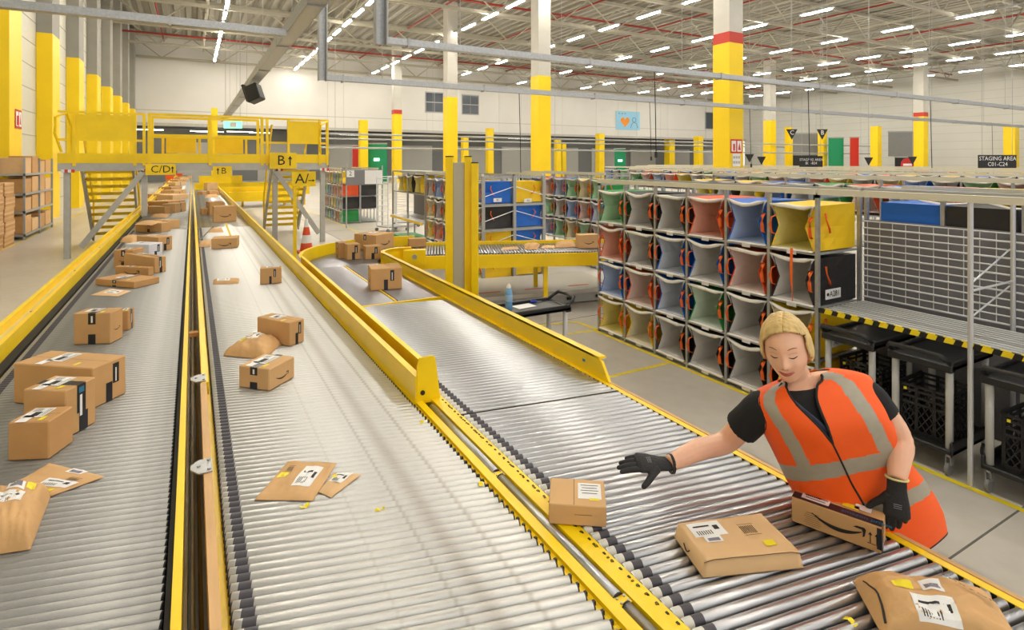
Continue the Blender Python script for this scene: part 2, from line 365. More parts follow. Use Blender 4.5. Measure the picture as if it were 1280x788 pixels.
# windows and mural in the far wall
WGL = mat('window_dark_glass', (70, 78, 88), 0.15)
for i, (u, v) in enumerate([(543, 128), (588, 131)]):
    k = (u-640)/F; d = (YB-0.05)/(CS-k*SN); p = at(u, v, d)
    o = struct('window_%d' % (i+1), MB().box((p.x-1.2, YB-0.08, p.z-1.28), (p.x+1.2, YB-0.02, p.z+1.28)), STEELP)
    for a in (0, 1):
        for b in (0, 1):
            MB().box((p.x-1.09+a*1.12, YB-0.10, p.z-1.15+b*1.2), (p.x-0.03+a*1.12, YB-0.075, p.z-0.06+b*1.2)).build('pane', WGL, o)
k = (888-640)/F; d = (YB-0.05)/(CS-k*SN); p = at(888, 151, d)
o = struct('window_3', MB().box((p.x-1.28, YB-0.08, p.z-1.44), (p.x+1.28, YB-0.02, p.z+1.44)), STEELP)
MB().box((p.x-1.15, YB-0.1, p.z-1.3), (p.x+1.15, YB-0.075, p.z+1.3)).build('pane', WGL, o)
k = (785-640)/F; d = (YB-0.05)/(CS-k*SN); p = at(785, 151, d)
o = plate('mural_banner', 'pale blue wall banner with an orange heart and a line figure', 'banner', (p.x, YB-0.06, p.z), RX, UZ, 2.9, 1.75, mat('banner_blue', (150, 205, 235), 0.6))
hp = [(0.55*math.sin(a)**3*1.0, (0.42*math.cos(a)-0.17*math.cos(2*a)-0.07*math.cos(3*a)-0.03*math.cos(4*a))) for a in [2*PI*i/30 for i in range(30)]]
MB().prism([(-0.35+a, -0.1+b) for a, b in hp], lambda a, b, h: (a, b, 0.003+h), 0.004).build('heart', mat('banner_orange', (238, 150, 50), 0.6), o)
MB().tube([(0.75+0.22*math.cos(a), 0.1+0.22*math.sin(a), 0.01) for a in [2*PI*i/16 for i in range(16)]], 0.025, 5, closed=True).tube([(0.3, -0.65, .01), (0.5, -0.25, .01), (0.75, -0.12, .01), (1.0, -0.25, .01), (1.2, -0.65, .01)], 0.025, 5).build('line_figure', mat('banner_line', (60, 110, 170), 0.6), o)
lettering('= = =', mat('banner_line', (60, 110, 170)), 0.4, o, Matrix.Translation((-0.7, 0.62, 0.004)))
o.scale = (1.6, 1.6, 1)
# coloured dock panels, dark openings
GREEN = mat('green_curtain', (12, 140, 92), 0.6)
def dockpanel(name, label, cat, u, d, wd, z0, z1, m, group=None, exit_sign=False, Y=None):
    d *= K; wd *= K; z0 = z0*K if z0 < 1 else H + (z0-H)*K; z1 = H + (z1-H)*K; p = at(u, HY, d); t = thing(name, label, cat, (p.x, p.y, 0), rz=-0.5, group=group)
    MB().cbox((-wd/2, -0.06, z0), (wd/2, 0.06, z1), 0.02).build('sheet', m, t)
    MB().box((-wd/2-0.05, -0.08, z1-0.02), (wd/2+0.05, 0.08, z1+0.12)).build('head_rail', STEELP, t)
    if exit_sign: MB().box((-0.3, -0.16, z1*0.55), (0.3, -0.08, z1*0.55+0.3)).build('lit_panel', mat('exit_glow', (190, 255, 220), emit=2.0), t)
    return t
dockpanel('strip_curtain', 'tall green curtain panel by the banded far column', 'curtain', 471, 39, 1.4, 0, 3.4, GREEN, None, True)
dockpanel('strip_curtain', 'narrow green curtain panel beyond the pale blue bags', 'curtain', 775, 50, 0.95, 0, 3.3, GREEN, None, True)
dockpanel('strip_curtain', 'tall green curtain panel hung on the right wall', 'curtain', 1045, 43.5, 1.15, 0, 4.0, GREEN)
dockpanel('red_board', 'tall narrow red board on the right wall beside the green curtain', 'board', 1068, 43, 0.65, 0, 4.0, SIGNR)
dockpanel('red_board', 'dark red cabinet board beside the yellow dock post', 'board', 446, 40.3, 0.6, 0, 3.3, SIGNR)
dockpanel('dock_opening', 'black dock doorway under the staging area board', 'doorway', 1003, 45, 2.4, 0, 2.7, BLK, 'black dock doorways')
dockpanel('dock_opening', 'black dock doorway beside the banded column on the right', 'doorway', 1132, 42.5, 1.6, 0, 2.5, BLK, 'black dock doorways')
for u, d, z_ in [(1003, 45, 2.78), (1132, 42.5, 2.58)]: dockpanel('dock_shutter', 'grey roller shutter above a black dock doorway', 'shutter', u, d, 2.6, z_, 4.4, GBAY, 'grey shutters above the dock doorways')
for (u, d, wd) in [(183, 38.5, 1.6), (186, 41, 1.6), (256, 39, 1.7), (262, 42, 1.7), (300, 41, 1.6), (440, 47, 1.9), (548, 49, 2.0), (600, 50, 2.2), (650, 52, 2.4), (705, 53, 2.4), (740, 54, 2.4), (325, 42, 1.4)]:
    d *= K; wd *= K; p = at(u, HY, d)
    t = thing('dock_light', 'lit strip light under the low dock soffit', 'light', (onY(u, YB+0.9+(d % 4)), YB+0.9+(d % 4), 5.4), group='strip lights under the dock soffit')
    MB().box((-wd/2, -0.06, 0.04), (wd/2, 0.06, 0.12)).build('housing', WHITEP, t); MB().box((-wd/2, -0.07, 0), (wd/2, 0.07, 0.039)).build('diffuser', mat('lit_tube_low', (255, 250, 235), emit=9.0), t)
# hanging signs
def hangsign(u, v, d, wd, ht, lines, size, label, rz=-0.45):
    p = at(u, v, d); x = (math.cos(rz), math.sin(rz), 0)
    n = len(lines)
    return plate('hanging_sign', label, 'sign', p, x, UZ, wd, ht, BLK, [(s, WTXT, size, 0, (n-1)*size*0.5 - i*size) for i, s in enumerate(lines)], 0.03, hangers=2)
hangsign(1247, 202, 20, 1.42, 0.46, ['STAGING AREA', 'C01-C24'], 0.2, 'black hanging board reading STAGING AREA C01-C24')
hangsign(1014, 202, 26, 1.1, 0.5, ['STAGING AREA', 'B01-B24'], 0.16, 'black hanging board with staging lettering beside the green curtain')
def trisign(u, v, d, letter, size, label):
    p = at(u, v, d); t = thing('triangle_sign', label, 'sign'); t.matrix_local = frame(p, (0.9, -0.43, 0), UZ)
    MB().prism([(-size/2, size*0.45), (0, -size*0.45), (size/2, size*0.45)], lambda a, b, h: (a, b, -0.03+h), 0.03).build('board', BLK, t)
    lettering(letter, WTXT, size*0.55, t, Matrix.Translation((0, size*0.14, 0.004)))
    MB().cyl((0, size*0.45, -0.015), (0, 12.2-p[2], -0.015), 0.01, 5).build('hanging_wire', STEELP, t)
    return t
trisign(990, 168, 24, 'C', 0.48, 'black triangular pennant sign lettered C')
trisign(1028, 168, 24, 'B', 0.48, 'black triangular pennant sign lettered B')
for (u, v) in [(937, 198), (952, 201), (1086, 202), (1141, 201)]:
    trisign(u, v, 30, '', 0.48, 'small blank black triangular pennant hanging beyond the bag shelves')['group'] = 'blank pennants beyond the bag shelves'
p = at(1134, 206, 36); t = plate('no_entry_sign', 'round red no entry sign by the dock doorway', 'sign', p, (0.88, -0.47, 0), UZ, 0.02, 0.02, RED)
MB().lathe([(0, 0.02), (0.42, 0.02), (0.42, 0), (0, 0)], 20).build('disc', SIGNR, t); MB().box((-0.28, -0.07, 0.021), (0.28, 0.07, 0.03)).build('bar', PAPER, t); MB().cyl((0, -0.4, -0.03), (0, -p.z, -0.03), 0.03, 8).build('pole', STEELP, t)
# ------------------------------------------------------------------ overhead trays
def tray(label, p, q, wd=0.16, ht=0.13, name='cable_tray', group=None):
    p = Vector(p); q = Vector(q); L = (q-p).length
    t = thing(name, label, 'cable tray', p, math.atan2(q.y-p.y, q.x-p.x), group)
    MB().box((0, -wd/2, 0), (L, wd/2, 0.012)).build('tray_floor', STEEL, t)
    for s in (-1, 1): MB().box((0, s*wd/2-0.008, 0), (L, s*wd/2+0.008, ht)).build('side_rail', STEEL, t)
    mb = MB()
    for i in range(int(L/0.5)): mb.cyl((0.3+i*0.5, 0, ht*0.6), (0.75+i*0.5, 0, ht*0.6), 0.03, 6)
    tag(mb.build('cables', mat('grey_cable', (120, 120, 124), 0.6), t), kind='stuff')
    for i in range(int(L/4.2)+1): MB().box((0.4+i*4.2, -wd/2-.02, -0.03), (0.44+i*4.2, wd/2+.02, ht+.02)).build('clamp', STEELP, t)
    for i in range(max(1, int(L/6))): MB().cyl((1.5+i*6, 0, ht), (1.5+i*6, 0, 12.2-p.z), 0.008, 5).build('hanging_rod', STEELP, t)
    return t
zt = 4.35
tray('long steel cable tray crossing above the bag shelves, nearer of two', (3.08, 10.2, zt), (40, 10.2, zt), 0.17, 0.12)
tray('long steel cable tray crossing above the bag shelves, farther of two', (3.10, 15.5, zt), (60, 15.5, zt), 0.2, 0.14)
for (y, lab) in ((10.2, 'steel drop post at the end of the nearer cable tray'), (15.5, 'steel drop post at the end of the farther cable tray')):
    t = thing('drop_post', lab, 'post', (3.0, y, zt))
    MB().box((-0.11, -0.1, -0.02), (-0.08, 0.1, 2.1 if y > 12 else 3.9)).box((0.08, -0.1, -0.02), (0.11, 0.1, 2.1 if y > 12 else 3.9)).build('side_channels', STEELP, t)
    MB().box((-0.08, 0.06, 0), (0.08, 0.09, 2.1 if y > 12 else 3.9)).build('back_plate', STEEL, t)
tray('steel cable tray crossing in front of the yellow wall pilasters', (-5.0, 13.2, 4.92), (1.78, 13.2, 4.92), 0.2, 0.15)
tray('broad pale cable duct running lengthwise above the footbridge', (1.95, 6.0, 5.02), (1.95, 45, 5.02), 0.3, 0.24)
for i, (y, z, a, lab) in enumerate([(42.0, 4.2, 8.0, 'upper of the far grey conduits spanning the hall'), (41.93, 3.2, 8.0, 'lower of the far grey conduits spanning the hall'), (49.6, 4.15, 9, 'grey conduit spanning the hall in front of the docks')]):
    o = thing('conduit', lab, 'conduit', (a, y, z)); MB().cyl((0, 0, 0), (80-a, 0, 0), 0.07, 8).build('pipe', STEELP, o)
    for q in range(8): MB().cyl((1+q*9.5, 0, 0), (1+q*9.5, 0, 12.2-z), 0.008, 5).build('hanging_rod', STEELP, o)
for (u, Yt, vb) in [(649, 15.5, 222), (818, 10.2, 190), (812, 15.5, 196), (1010, 10.2, 200), (1163, 10.2, 215), (1240, 15.5, 222), (937, 15.5, 205)]:
    d = Yt/(CS-(u-640)/F*SN); p = at(u, HY, d); p.z = zt+0.01; q = at(u+2, vb, d)
    t = thing('power_cable', 'thin black power cable hanging from the tray above the bag shelves', 'cable', p, group='power cables hanging from the trays')
    MB().tube([(0, 0, 0), ((q-p).x*0.3+.02, (q-p).y*0.3, (q-p).z*0.5), tuple(q-p)], 0.012, 6).build('cord', BLACKP, t)
    MB().cyl(tuple(q-p), tuple(q-p-Vector((0,0,.14))), 0.035, 8).build('socket', BLACKP, t)
p = at(318, 117, 20); t = thing('hanging_speaker', 'black boxy loudspeaker hanging below the pale cable duct', 'speaker'); t.matrix_local = frame(p, (0.8, -0.5, 0.4), (-0.2, 0.3, 0.9))
MB().cbox((-0.24, -0.3, -0.2), (0.24, 0.3, 0.2), 0.03).build('cabinet', BLACKP, t); MB().box((-0.05, -0.15, -0.215), (0.2, 0.12, -0.2)).build('label_panel', PAPER, t)
MB().box((-0.32, -0.2, -0.1), (-0.24, 0.45, 0.1)).build('bracket', BLACKP, t)
p = at(291, 156, 20); o = plate('exit_sign', 'lit green exit sign above the yellow footbridge', 'sign', p, (0.9, -0.43, 0), UZ, 0.62, 0.26, mat('exit_green', (120, 240, 180), emit=1.6), hangers=2)
MB().box((-0.1, -0.09, 0), (0.12, 0.09, 0.004)).build('pictogram', PAPER, o)
# ------------------------------------------------------------------ yellow footbridge with two stairs over the conveyors
YBR = 16.1
fb = thing('footbridge', 'yellow steel footbridge with handrails crossing over the conveyors', 'footbridge', (0, YBR, 0))
bx0, bx1, bw, zd = -2.62, 3.25, 1.0, 2.12
MB().box((bx0, 0, zd), (bx1, bw, zd+0.04)).build('deck', STEELP, fb)
MB().box((bx0, -0.06, zd-0.14), (bx1, 0, zd+0.04)).build('deck_beam', GREYST, fb)
for s, y in ((0, -0.07), (1, bw)):
    MB().box((bx0, y, zd+0.04), (bx1, y+0.05, zd+0.27)).build('toe_board', YEL, fb)
for y in (-0.07, bw):
    for z in (zd+0.68, zd+1.18):
        for a, b in ((-0.92, 1.6),): MB().box((a, y, z), (b, y+0.05, z+0.06)).build('handrail', YEL, fb)
    for x in (-0.92, 0.36, 1.55): MB().box((x, y-0.02, zd-0.02), (x+0.07, y+0.06, zd+1.22)).build('rail_post', YEL, fb)
for (a, b) in ((-2.3, -1.2), (2.2, 3.0)):            # solid side panels at the stair landings
    MB().box((a, -0.06, zd+0.6), (b, -0.03, zd+1.16)).build('side_panel', YEL, fb)
for x in (-2.35, -1.2, -1.02, 1.68, 2.2, 3.0, 3.2): MB().box((x, -0.088, zd-0.02), (x+0.06, -0.01, zd+1.22)).build('rail_post', YEL, fb)
for (a, b) in ((-2.62, -0.98), (1.62, 3.25)):
    for z in (zd+0.55, zd+1.18): MB().box((a, -0.06, z), (b, -0.02, z+0.05)).build('handrail', YEL, fb)
for x in (-2.55, 3.05): 
    MB().tube([(x, -0.05, zd+0.3), (x-0.08, -0.3, zd+0.7), (x-0.05, -0.4, zd+1.05), (x+0.12, -0.3, zd+1.15), (x+0.16, -0.05, zd+0.9), (x+0.2, -0.04, zd+0.3)], 0.03, 6).build('stair_hoop', YEL, fb)
for x in (-0.6, 0.55):                                # control gantry boxes seen beyond the rail
    MB().box((x, 1.5, zd+0.3), (x+0.7, 1.56, zd+0.75)).build('far_panel', YEL, fb)
    for xx in (x-0.1, x+0.75): MB().box((xx, 1.5, zd), (xx+0.06, 1.56, zd+0.8)).build('far_post', YEL, fb)
for (x, lab) in ((-2.52, 'left'), (-1.05, 'left'), (1.85, 'right'), (3.06, 'right')):
    MB().box((x, -0.02, 0), (x+0.12, 0.1, zd-0.1)).build('support_leg', GREYST, fb)
REDW = mat('red_white_tape', (214, 70, 60), 0.5)
for x in (-2.55, -1.05, 1.85, 3.03):
    for k in range(4): MB().box((x+k*0.06, -0.09, zd-0.17), (x+k*0.06+0.06, -0.06, zd-0.1)).build('warning_tape', REDW if k % 2 else PAPER, fb)
for (a, b) in (((-1.0, zd-0.15), (-2.2, 0.25)), ((1.9, zd-0.15), (3.0, 0.25))):
    d = Vector((b[0]-a[0], 0, b[1]-a[1])); M = frame((a[0], -0.05, a[1]), d, (0, 1, 0))
    MB().box((0, -0.04, -0.06), (d.length, 0.04, 0.06), M=M).build('diagonal_strut', GREYST, fb)
def stair(x0, x1, y0, n, dy, label):
    t = thing('steel_stair', label, 'stairs', (0, y0, 0))
    for s in (x0, x1):
        M = frame((s, 0, 0.1), (0, dy*n, zd-0.1), (1, 0, 0)); L = math.hypot(dy*n, zd-0.1)
        MB().box((0, -0.025, -0.1), (L, 0.025, 0.1), M=M).build('stringer', GREYST, t)
        MB().tube([(s, 0, 0.2), (s, 0, 1.1), (s, dy*n, zd+1.1)], 0.028, 6).build('stair_rail', YEL, t)
    for i in range(n):
        z = 0.2 + (zd-0.2)*i/n
        st = MB().box((x0, dy*i, z), (x1, dy*i+0.26, z+0.035)).build('tread', GREYST, t)
        MB().box((x0, dy*i-0.02, z-0.025), (x1, dy*i, z+0.055)).build('nosing', YEL, st)
    return t
stair(-2.35, -1.3, YBR+3.1, 10, -0.2, 'yellow-edged steel stair between the wall pilasters and the long conveyor')
stair(1.95, 2.95, YBR+3.1, 10, -0.2, 'yellow-edged steel stair beside the traffic cone and roll cages')
def ysign(u, v, d, wd, ht, s, size, label):
    p = at(u, v, d); return plate('direction_sign', label, 'sign', p, RX, UZ, wd, ht, YEL, [(s, INK, size, 0, 0)])
k = lambda u: (YBR-0.1)/(CS-(u-640)/F*SN)
def arrow(o, x, y, s, ang):
    M = Matrix.Translation((x, y, 0.004)) @ Matrix.Rotation(ang, 4, 'Z')
    MB().prism([(-0.5*s, -0.06*s), (0.15*s, -0.06*s), (0.15*s, -0.2*s), (0.5*s, 0), (0.15*s, 0.2*s), (0.15*s, 0.06*s), (-0.5*s, 0.06*s)], lambda a, b, h: M @ Vector((a, b, h)), 0.003).build('arrow', INK, o)
s1 = ysign(201, 212, k(201)-.05, 0.62, 0.26, 'C/D', 0.24, 'small yellow sign reading C/D on the footbridge beam'); arrow(s1, 0.24, 0, 0.16, PI/2)
s2 = ysign(278, 214, k(278)-.05, 0.42, 0.24, ' B', 0.22, 'small yellow sign reading B on the footbridge beam'); arrow(s2, -0.1, 0, 0.16, PI/2)
s3 = ysign(354, 201, k(354)-.12, 0.66, 0.42, 'B ', 0.36, 'large yellow sign reading B with an upward arrow'); arrow(s3, 0.17, 0, 0.26, PI/2)
s4 = ysign(380, 224, 11.0, 0.44, 0.29, 'A/ ', 0.27, 'yellow sign reading A/ with a right arrow on its own post'); arrow(s4, 0.14, -0.03, 0.12, 0)
p = at(369, 224, 11.05); MB().box((-0.19, -1.855, -0.06), (-0.13, -0.14, -0.02)).build('sign_post', YEL, s4)
# traffic cone
p = on(383, 316, 0); t = thing('traffic_cone', 'orange and white striped traffic cone by the stair foot', 'cone', p)
CW = mat('cone_white', (235, 235, 235), 0.5); CO = mat('cone_orange', (226, 84, 40), 0.5)
MB().cbox((-0.22, -0.22, 0), (0.22, 0.22, 0.05), 0.02).build('base', CO, t)
for i in range(4):
    z0, z1 = 0.05+0.19*i, 0.05+0.19*(i+1); MB().cyl((0,0,z0), (0,0,z1), 0.16-0.16*z0, 16, 0, 0.16-0.16*z1).build('band', CO if i % 2 == 0 else CW, t)
# storage rack with cartons by the side wall
rk = thing('storage_rack', 'tall grey rack of cardboard by the yellow wall pilasters', 'rack', (-4.66, 20.6, 0))
for (x, y) in ((0, -0.1), (0, 1.7), (0, 3.5), (0.55, -0.1), (0.55, 1.7), (0.55, 3.5)): MB().box((x, y, 0), (x+0.05, y+0.05, 2.3)).build('upright', STEELP, rk)
for z in (0.1, 0.75, 1.25, 1.8): MB().box((0, -0.1, z), (0.6, 3.55, z+0.06)).build('shelf', STEELP, rk)
for j, z in enumerate((0.16, 0.81, 1.31, 1.86)):
    for i in range(4):
        h = [0.5, 0.36, 0.4, 0.45][(i+j) % 4]
        t = thing('stored_carton', 'plain brown carton on the grey rack by the wall pilasters', 'box', (-4.36, 20.98+i*0.86, z), group='cartons on the wall rack')
        MB().cbox((-0.27, -0.36, 0), (0.27, 0.36, h), 0.006).build('body', CARD[(i*3+j) % 4], t)
        MB().box((-0.27, -0.02, h), (0.27, 0.02, h+0.001)).build('seam_tape', CARD[2], t)
for i in range(3):
    for j in range(5):
        t = thing('flat_carton_stack', 'bundle of flattened brown cartons stacked against the side wall', 'cardboard', (-4.45+0.02*(j % 2), 17.3+i*1.02, j*0.33), group='flattened carton bundles')
        for q in range(6): MB().box((-0.3, -0.45+0.01*(q % 3), q*0.055), (0.3, 0.45-0.01*(q % 2), q*0.055+0.05)).build('cardboard_sheet', CARD[(q+j+i) % 4], t)

# yellow transfer machine beyond the footbridge, at the end of the middle line
tm = thing('transfer_unit', 'yellow transfer machine at the far end of the middle conveyor', 'conveyor', (0, 30.2, 0))
MB().box((0.1, 0, 0.55), (5.2, 0.08, 0.98)).build('front_frame', YEL, tm); MB().box((0.1, 1.2, 0.55), (5.2, 1.28, 1.15)).build('rear_frame', YEL, tm)
MB().box((0.1, 0.08, 0.8), (5.2, 1.2, 0.88)).build('belt', BLACKP, tm)
for i in range(6): MB().box((0.2+i*0.95, 0.3, 0), (0.3+i*0.95, 0.4, 0.8)).build('leg', YEL, tm)
MB().box((1.5, -0.6, 0.3), (4.2, -0.1, 0.75)).build('drive_cover', YEL, tm); MB().box((0.3, 1.3, 1.0), (2.2, 1.36, 1.5)).build('guard_panel', YEL, tm)
for i in range(3): MB().box((4.4, -0.5+i*0.5, 0), (4.5, -0.4+i*0.5, 1.2)).build('guard_post', YEL, tm)
# ------------------------------------------------------------------ roller conveyors
ZR = 0.9; RR = 0.0178
def roller_mesh(wd, bands, m, n=14, r=RR, cap=3):           # bands: list of (x0, x1, material index 1 or 2) along the roller, whole cylinder along X
    cuts = sorted(set([0, 0.006, wd-0.006, wd] + [b for a in bands for b in a[:2]]))
    mb = MB(); vs = []
    for x in cuts:
        rr = r*0.8 if x in (0, wd) else r
        for k in range(n): vs.append((x-wd/2, rr*math.cos(2*PI*k/n), rr*math.sin(2*PI*k/n)))
    o = mb.add(vs, [])
    for i in range(len(cuts)-1):
        c = (cuts[i]+cuts[i+1])/2; mi = cap if (i == 0 or i == len(cuts)-2) else next((q for a, b, q in bands if a < c < b), 0)
        for k in range(n): mb.f.append((i*n+k, i*n+(k+1) % n, (i+1)*n+(k+1) % n, (i+1)*n+k)); mb.m.append(mi)
    mb.f.append(tuple(range(n))); mb.m.append(cap); mb.f.append(tuple(len(vs)-n+k for k in range(n))); mb.m.append(cap)
    return mb.mesh('roller', [m, RBAND, RWHITE, REND], True)
def rollers(parent, x0, x1, y0, y1, pitch, slope, bands, m, limit=300, skip=(), RR=RR, cap=3):
    # rollers laid from y0 upward (y measured at the middle of the belt), slope = dY/dX of the roller axis
    ang = math.atan(slope); L = (x1-x0)/math.cos(ang); me = roller_mesh(L, bands, m, r=RR, cap=cap)
    y = y0; n = 0; xc = (x0+x1)/2
    while y < y1 and n < limit:
        if not any(a < y < b for a, b in skip):
            o = link('roller', me, parent, (xc, y, ZR-RR), ang); o.rotation_euler.x = 0; n += 1
        y += pitch
    if y < y1:
        mb = MB(); dx = Vector((math.cos(ang), math.sin(ang), 0))*L/2
        while y < y1:
            c = Vector((xc, y, ZR-RR)); mb.cyl(c-dx, c+dx, RR, 8); y += pitch
        tag(mb.build('far_rollers', m, parent, True), kind='stuff')
def frame_rails(parent, x0, x1, y0, y1, legs=(), z=ZR-0.005, wd=0.03):
    for x in (x0, x1): MB().box((x-wd/2, y0, z-0.16), (x+wd/2, y1, z-0.0)).build('side_frame', YEL, parent)
    MB().box((x0, y0, z-0.15), (x1, y1, z-0.075)).build('shade_bed', DARK, parent)  # near-black pan, its colour stands in for the shade between rollers
    for y in legs:
        for x in (x0+0.05, x1-0.05): MB().box((x-0.03, y-0.03, 0), (x+0.03, y+0.03, z-0.15)).build('leg', YEL, parent)
        MB().box((x0+0.05, y-0.02, 0.25), (x1-0.05, y+0.02, 0.3)).build('crossbar', YEL, parent)
# conveyor A: long line along the wall side
cA = thing('roller_conveyor', 'long roller conveyor crowded with cartons along the side wall', 'conveyor')
rollers(cA, -1.005, -0.072, 0.9, 62, 0.0395, -0.26, [(0.03, 0.075, 1)], ROLLW, RR=0.0192)
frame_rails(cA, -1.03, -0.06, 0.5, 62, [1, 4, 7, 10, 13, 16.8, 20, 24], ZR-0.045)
MB().box((-0.069, 0.4, 0.86), (-0.050, 62, 0.905)).build('belt_gap', DARK, cA)
MB().box((-0.052, 0.4, 0.78), (-0.026, 62, 0.925)).build('side_rail', YEL, cA)
MB().box((-1.09, 0.5, 0.82), (-1.03, 62, 0.885)).build('belt_gap', DARK, cA)
GALV = mat('pale_channel', (222, 206, 140), 0.35, 0.2)
MB().box((-1.115, 0.5, 0.8), (-1.088, 62, 1.0)).build('guard_rail', YEL, cA)
MB().box((-1.215, 0.5, 0.8), (-1.180, 62, 1.03)).build('guard_rail', YEL, cA)
MB().box((-1.180, 0.5, 0.93), (-1.115, 62, 0.965)).build('guard_channel', GALV, cA)
for k in range(14): MB().cyl((-1.148, 2+k*2, 0.965), (-1.148, 2+k*2, 0.972), 0.012, 8).build('bolt', STEEL, cA)
# conveyor B: middle line
cB = thing('roller_conveyor', 'bright middle roller conveyor between the wood edging and the yellow divider', 'conveyor')
rollers(cB, 0.098, 1.035, 0.75, 29.6, 0.0397, -0.26, [(0.028, 0.066, 1)], ROLLB, RR=0.0193)
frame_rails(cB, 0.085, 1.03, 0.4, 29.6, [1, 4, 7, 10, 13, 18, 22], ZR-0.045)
MB().box((0.042, 0.4, 0.80), (0.072, 3.72, 0.925)).build('wood_edging', WOOD, cB)
MB().box((0.048, 3.72, 0.80), (0.085, 29.6, 0.925)).build('side_rail', YEL, cB)
for k in range(3): MB().box((-0.026+k*0.024, 0.4, 0.45+0.02*k), (-0.014+k*0.024, 29.6, 0.70)).build('frame_rib', mat('shaded_yellow_frame', (120, 96, 20), 0.5), cB)  # yellow ribs, darkened in colour for the shade between the two lines
for (u, v) in [(255, 583), (250, 473)]:
    p = on(u, v, 0.93)
    pl = MB().prism([(-0.05, -0.01), (-0.02, -0.06), (0.03, -0.06), (0.03, 0.06), (-0.02, 0.06), (-0.05, 0.02)], lambda a, b, h: (p.x+a, p.y+b, 0.927+h), 0.005).build('joint_plate', STEEL, cB)
    for (a, b) in ((-0.02, 0), (0.018, 0.04), (0.018, -0.04)): MB().cyl((p.x+a, p.y+b, 0.932), (p.x+a, p.y+b, 0.938), 0.007, 8).build('bolt', STEEL, pl)
MB().box((-0.02, 5.2, 0.80), (0.05, 5.26, 0.83), M=Matrix.Rotation(0.0, 4, 'Z')).build('cross_brace', WOOD, cB)
# right guard of B, seen from both sides, with the tall end plate
MB().box((1.052, 2.93, 0.885), (1.066, 29.6, 1.035)).build('guard_rail', YEL, cB)
MB().box((1.066, 2.93, 1.021), (1.088, 29.6, 1.035)).build('guard_flange', YEL, cB)
MB().box((1.04, 2.93, 0.878), (1.052, 29.6, 0.895)).build('guard_foot', YEL, cB)
MB().box((1.068, 2.93, 0.885), (1.150, 29.6, 0.90)).build('guard_floor', mat('shaded_yellow_paint', (196, 152, 16), 0.5), cB)  # darker yellow, the shade inside the guard is put into the colour
MB().prism([(1.060, 0.885), (1.195, 0.885), (1.165, 1.125), (1.150, 1.135), (1.075, 1.135), (1.060, 1.09)], lambda a, b, h: (a, 2.925+h, b), 0.012).build('end_plate', YEL, cB)
MB().cyl((1.09, 2.918, 0.945), (1.09, 2.925, 0.945), 0.013, 10).build('end_bolt', BLACKP, cB)
MB().add([on(281,279,0.9025), on(283,279,0.9025), on(295,306,0.9025), on(291,306,0.9025)], [(0,1,2,3)]).build('lane_line', YEL, cB)
MB().add([on(266,283,0.9025), on(268,283,0.9025), on(251,300,0.9025), on(249,300,0.9025)], [(0,1,2,3)]).build('lane_seam', RBAND, cB)
# conveyor C: packing line with the worker
cC = thing('roller_conveyor', 'wide silver roller conveyor where the worker reaches over', 'conveyor')
CR = rollers(cC, 1.212, 2.105, 0.28, 5.05, 0.0425, -0.175, [(0.0, 0.03, 2), (0.03, 0.066, 1)], ROLL, cap=2)
MB().box((-0.46, -0.006, 0.87), (0.46, 0.006, 0.8965), M=Matrix.Translation((1.6585, 2.5962, 0)) @ Matrix.Rotation(math.atan(-0.175), 4, 'Z')).build('section_seam', DARK, cC)
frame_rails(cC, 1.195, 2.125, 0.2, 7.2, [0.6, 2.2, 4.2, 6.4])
MB().box((2.115, 0.2, 0.84), (2.165, 2.67, 0.885)).build('edge_rail', YEL, cC)
MB().box((2.150, 0.2, 0.80), (2.168, 2.67, 0.893)).build('edge_trim', WOOD, cC)
mb = MB(); y = 0.22
while y < 5.0:
    mb.box((2.108, y, 0.865), (2.120, y+0.016, 0.893)); mb.box((1.195, y+0.12, 0.87), (1.212, y+0.136, 0.893)); y += 0.0425
tag(mb.build('axle_slots', REND, cC), kind='stuff')
MB().prism([(2.67, 0.88), (2.63, 0.90), (2.70, 1.0), (2.80, 1.02), (7.2, 1.02), (7.2, 0.88)], lambda a, b, h: (2.135+h, a, b), 0.018).build('guard_rail', YEL, cC)
MB().box((2.135, 2.72, 1.008), (2.185, 7.2, 1.022)).build('guard_flange', YEL, cC)
MB().box((1.158, 2.94, 0.885), (1.172, 7.2, 1.055)).build('guard_rail', YEL, cC)
MB().box((1.140, 2.94, 1.043), (1.160, 7.2, 1.056)).build('guard_flange', YEL, cC)
MB().box((2.132, 2.86, 0.95), (2.1345, 2.885, 0.965)).build('blue_sticker', TAPEB, cC)
# rear of C: two closely spaced lanes with a yellow spine, then the bend
ROLLD = mat('roller_steel_dull', (168, 168, 174), 0.3, 0.85, var=0.1)
for (a, b) in ((1.212, 1.645), (1.665, 2.105)):
    rollers(cC, a, b, 5.16, 7.2, 0.036, -0.12, [(0.0, 0.02, 1)], ROLLD)
MB().box((1.646, 5.14, 0.86), (1.664, 7.2, 0.903)).build('lane_spine', YEL, cC)
MB().box((1.21, 5.08, 0.86), (2.12, 5.11, 0.902)).build('lane_crossbar', YEL, cC)
bc, rc, turn = Vector((2.51, 7.2, 0)), 0.85, math.radians(112)
def bendpt(r, t, z): a = PI - turn*t; return (bc.x + r*math.cos(a), bc.y + r*math.sin(a), z)
cb = thing('bend_conveyor', 'curved roller conveyor with yellow guards turning into the packing line', 'conveyor')
rm = roller_mesh(0.9, [(0, 0.02, 1)], ROLLD)
for i in range(44):
    a = PI - turn*(i+.5)/44; link('roller', rm, cb, (bc.x+rc*math.cos(a), bc.y+rc*math.sin(a), ZR-RR), a)
MB().grid(lambda u, v: bendpt(0.38+0.95*v, u, 0.82), 28, 1).build('shade_bed', DARK, cb)  # near-black sheet painting the shade under the curved rollers
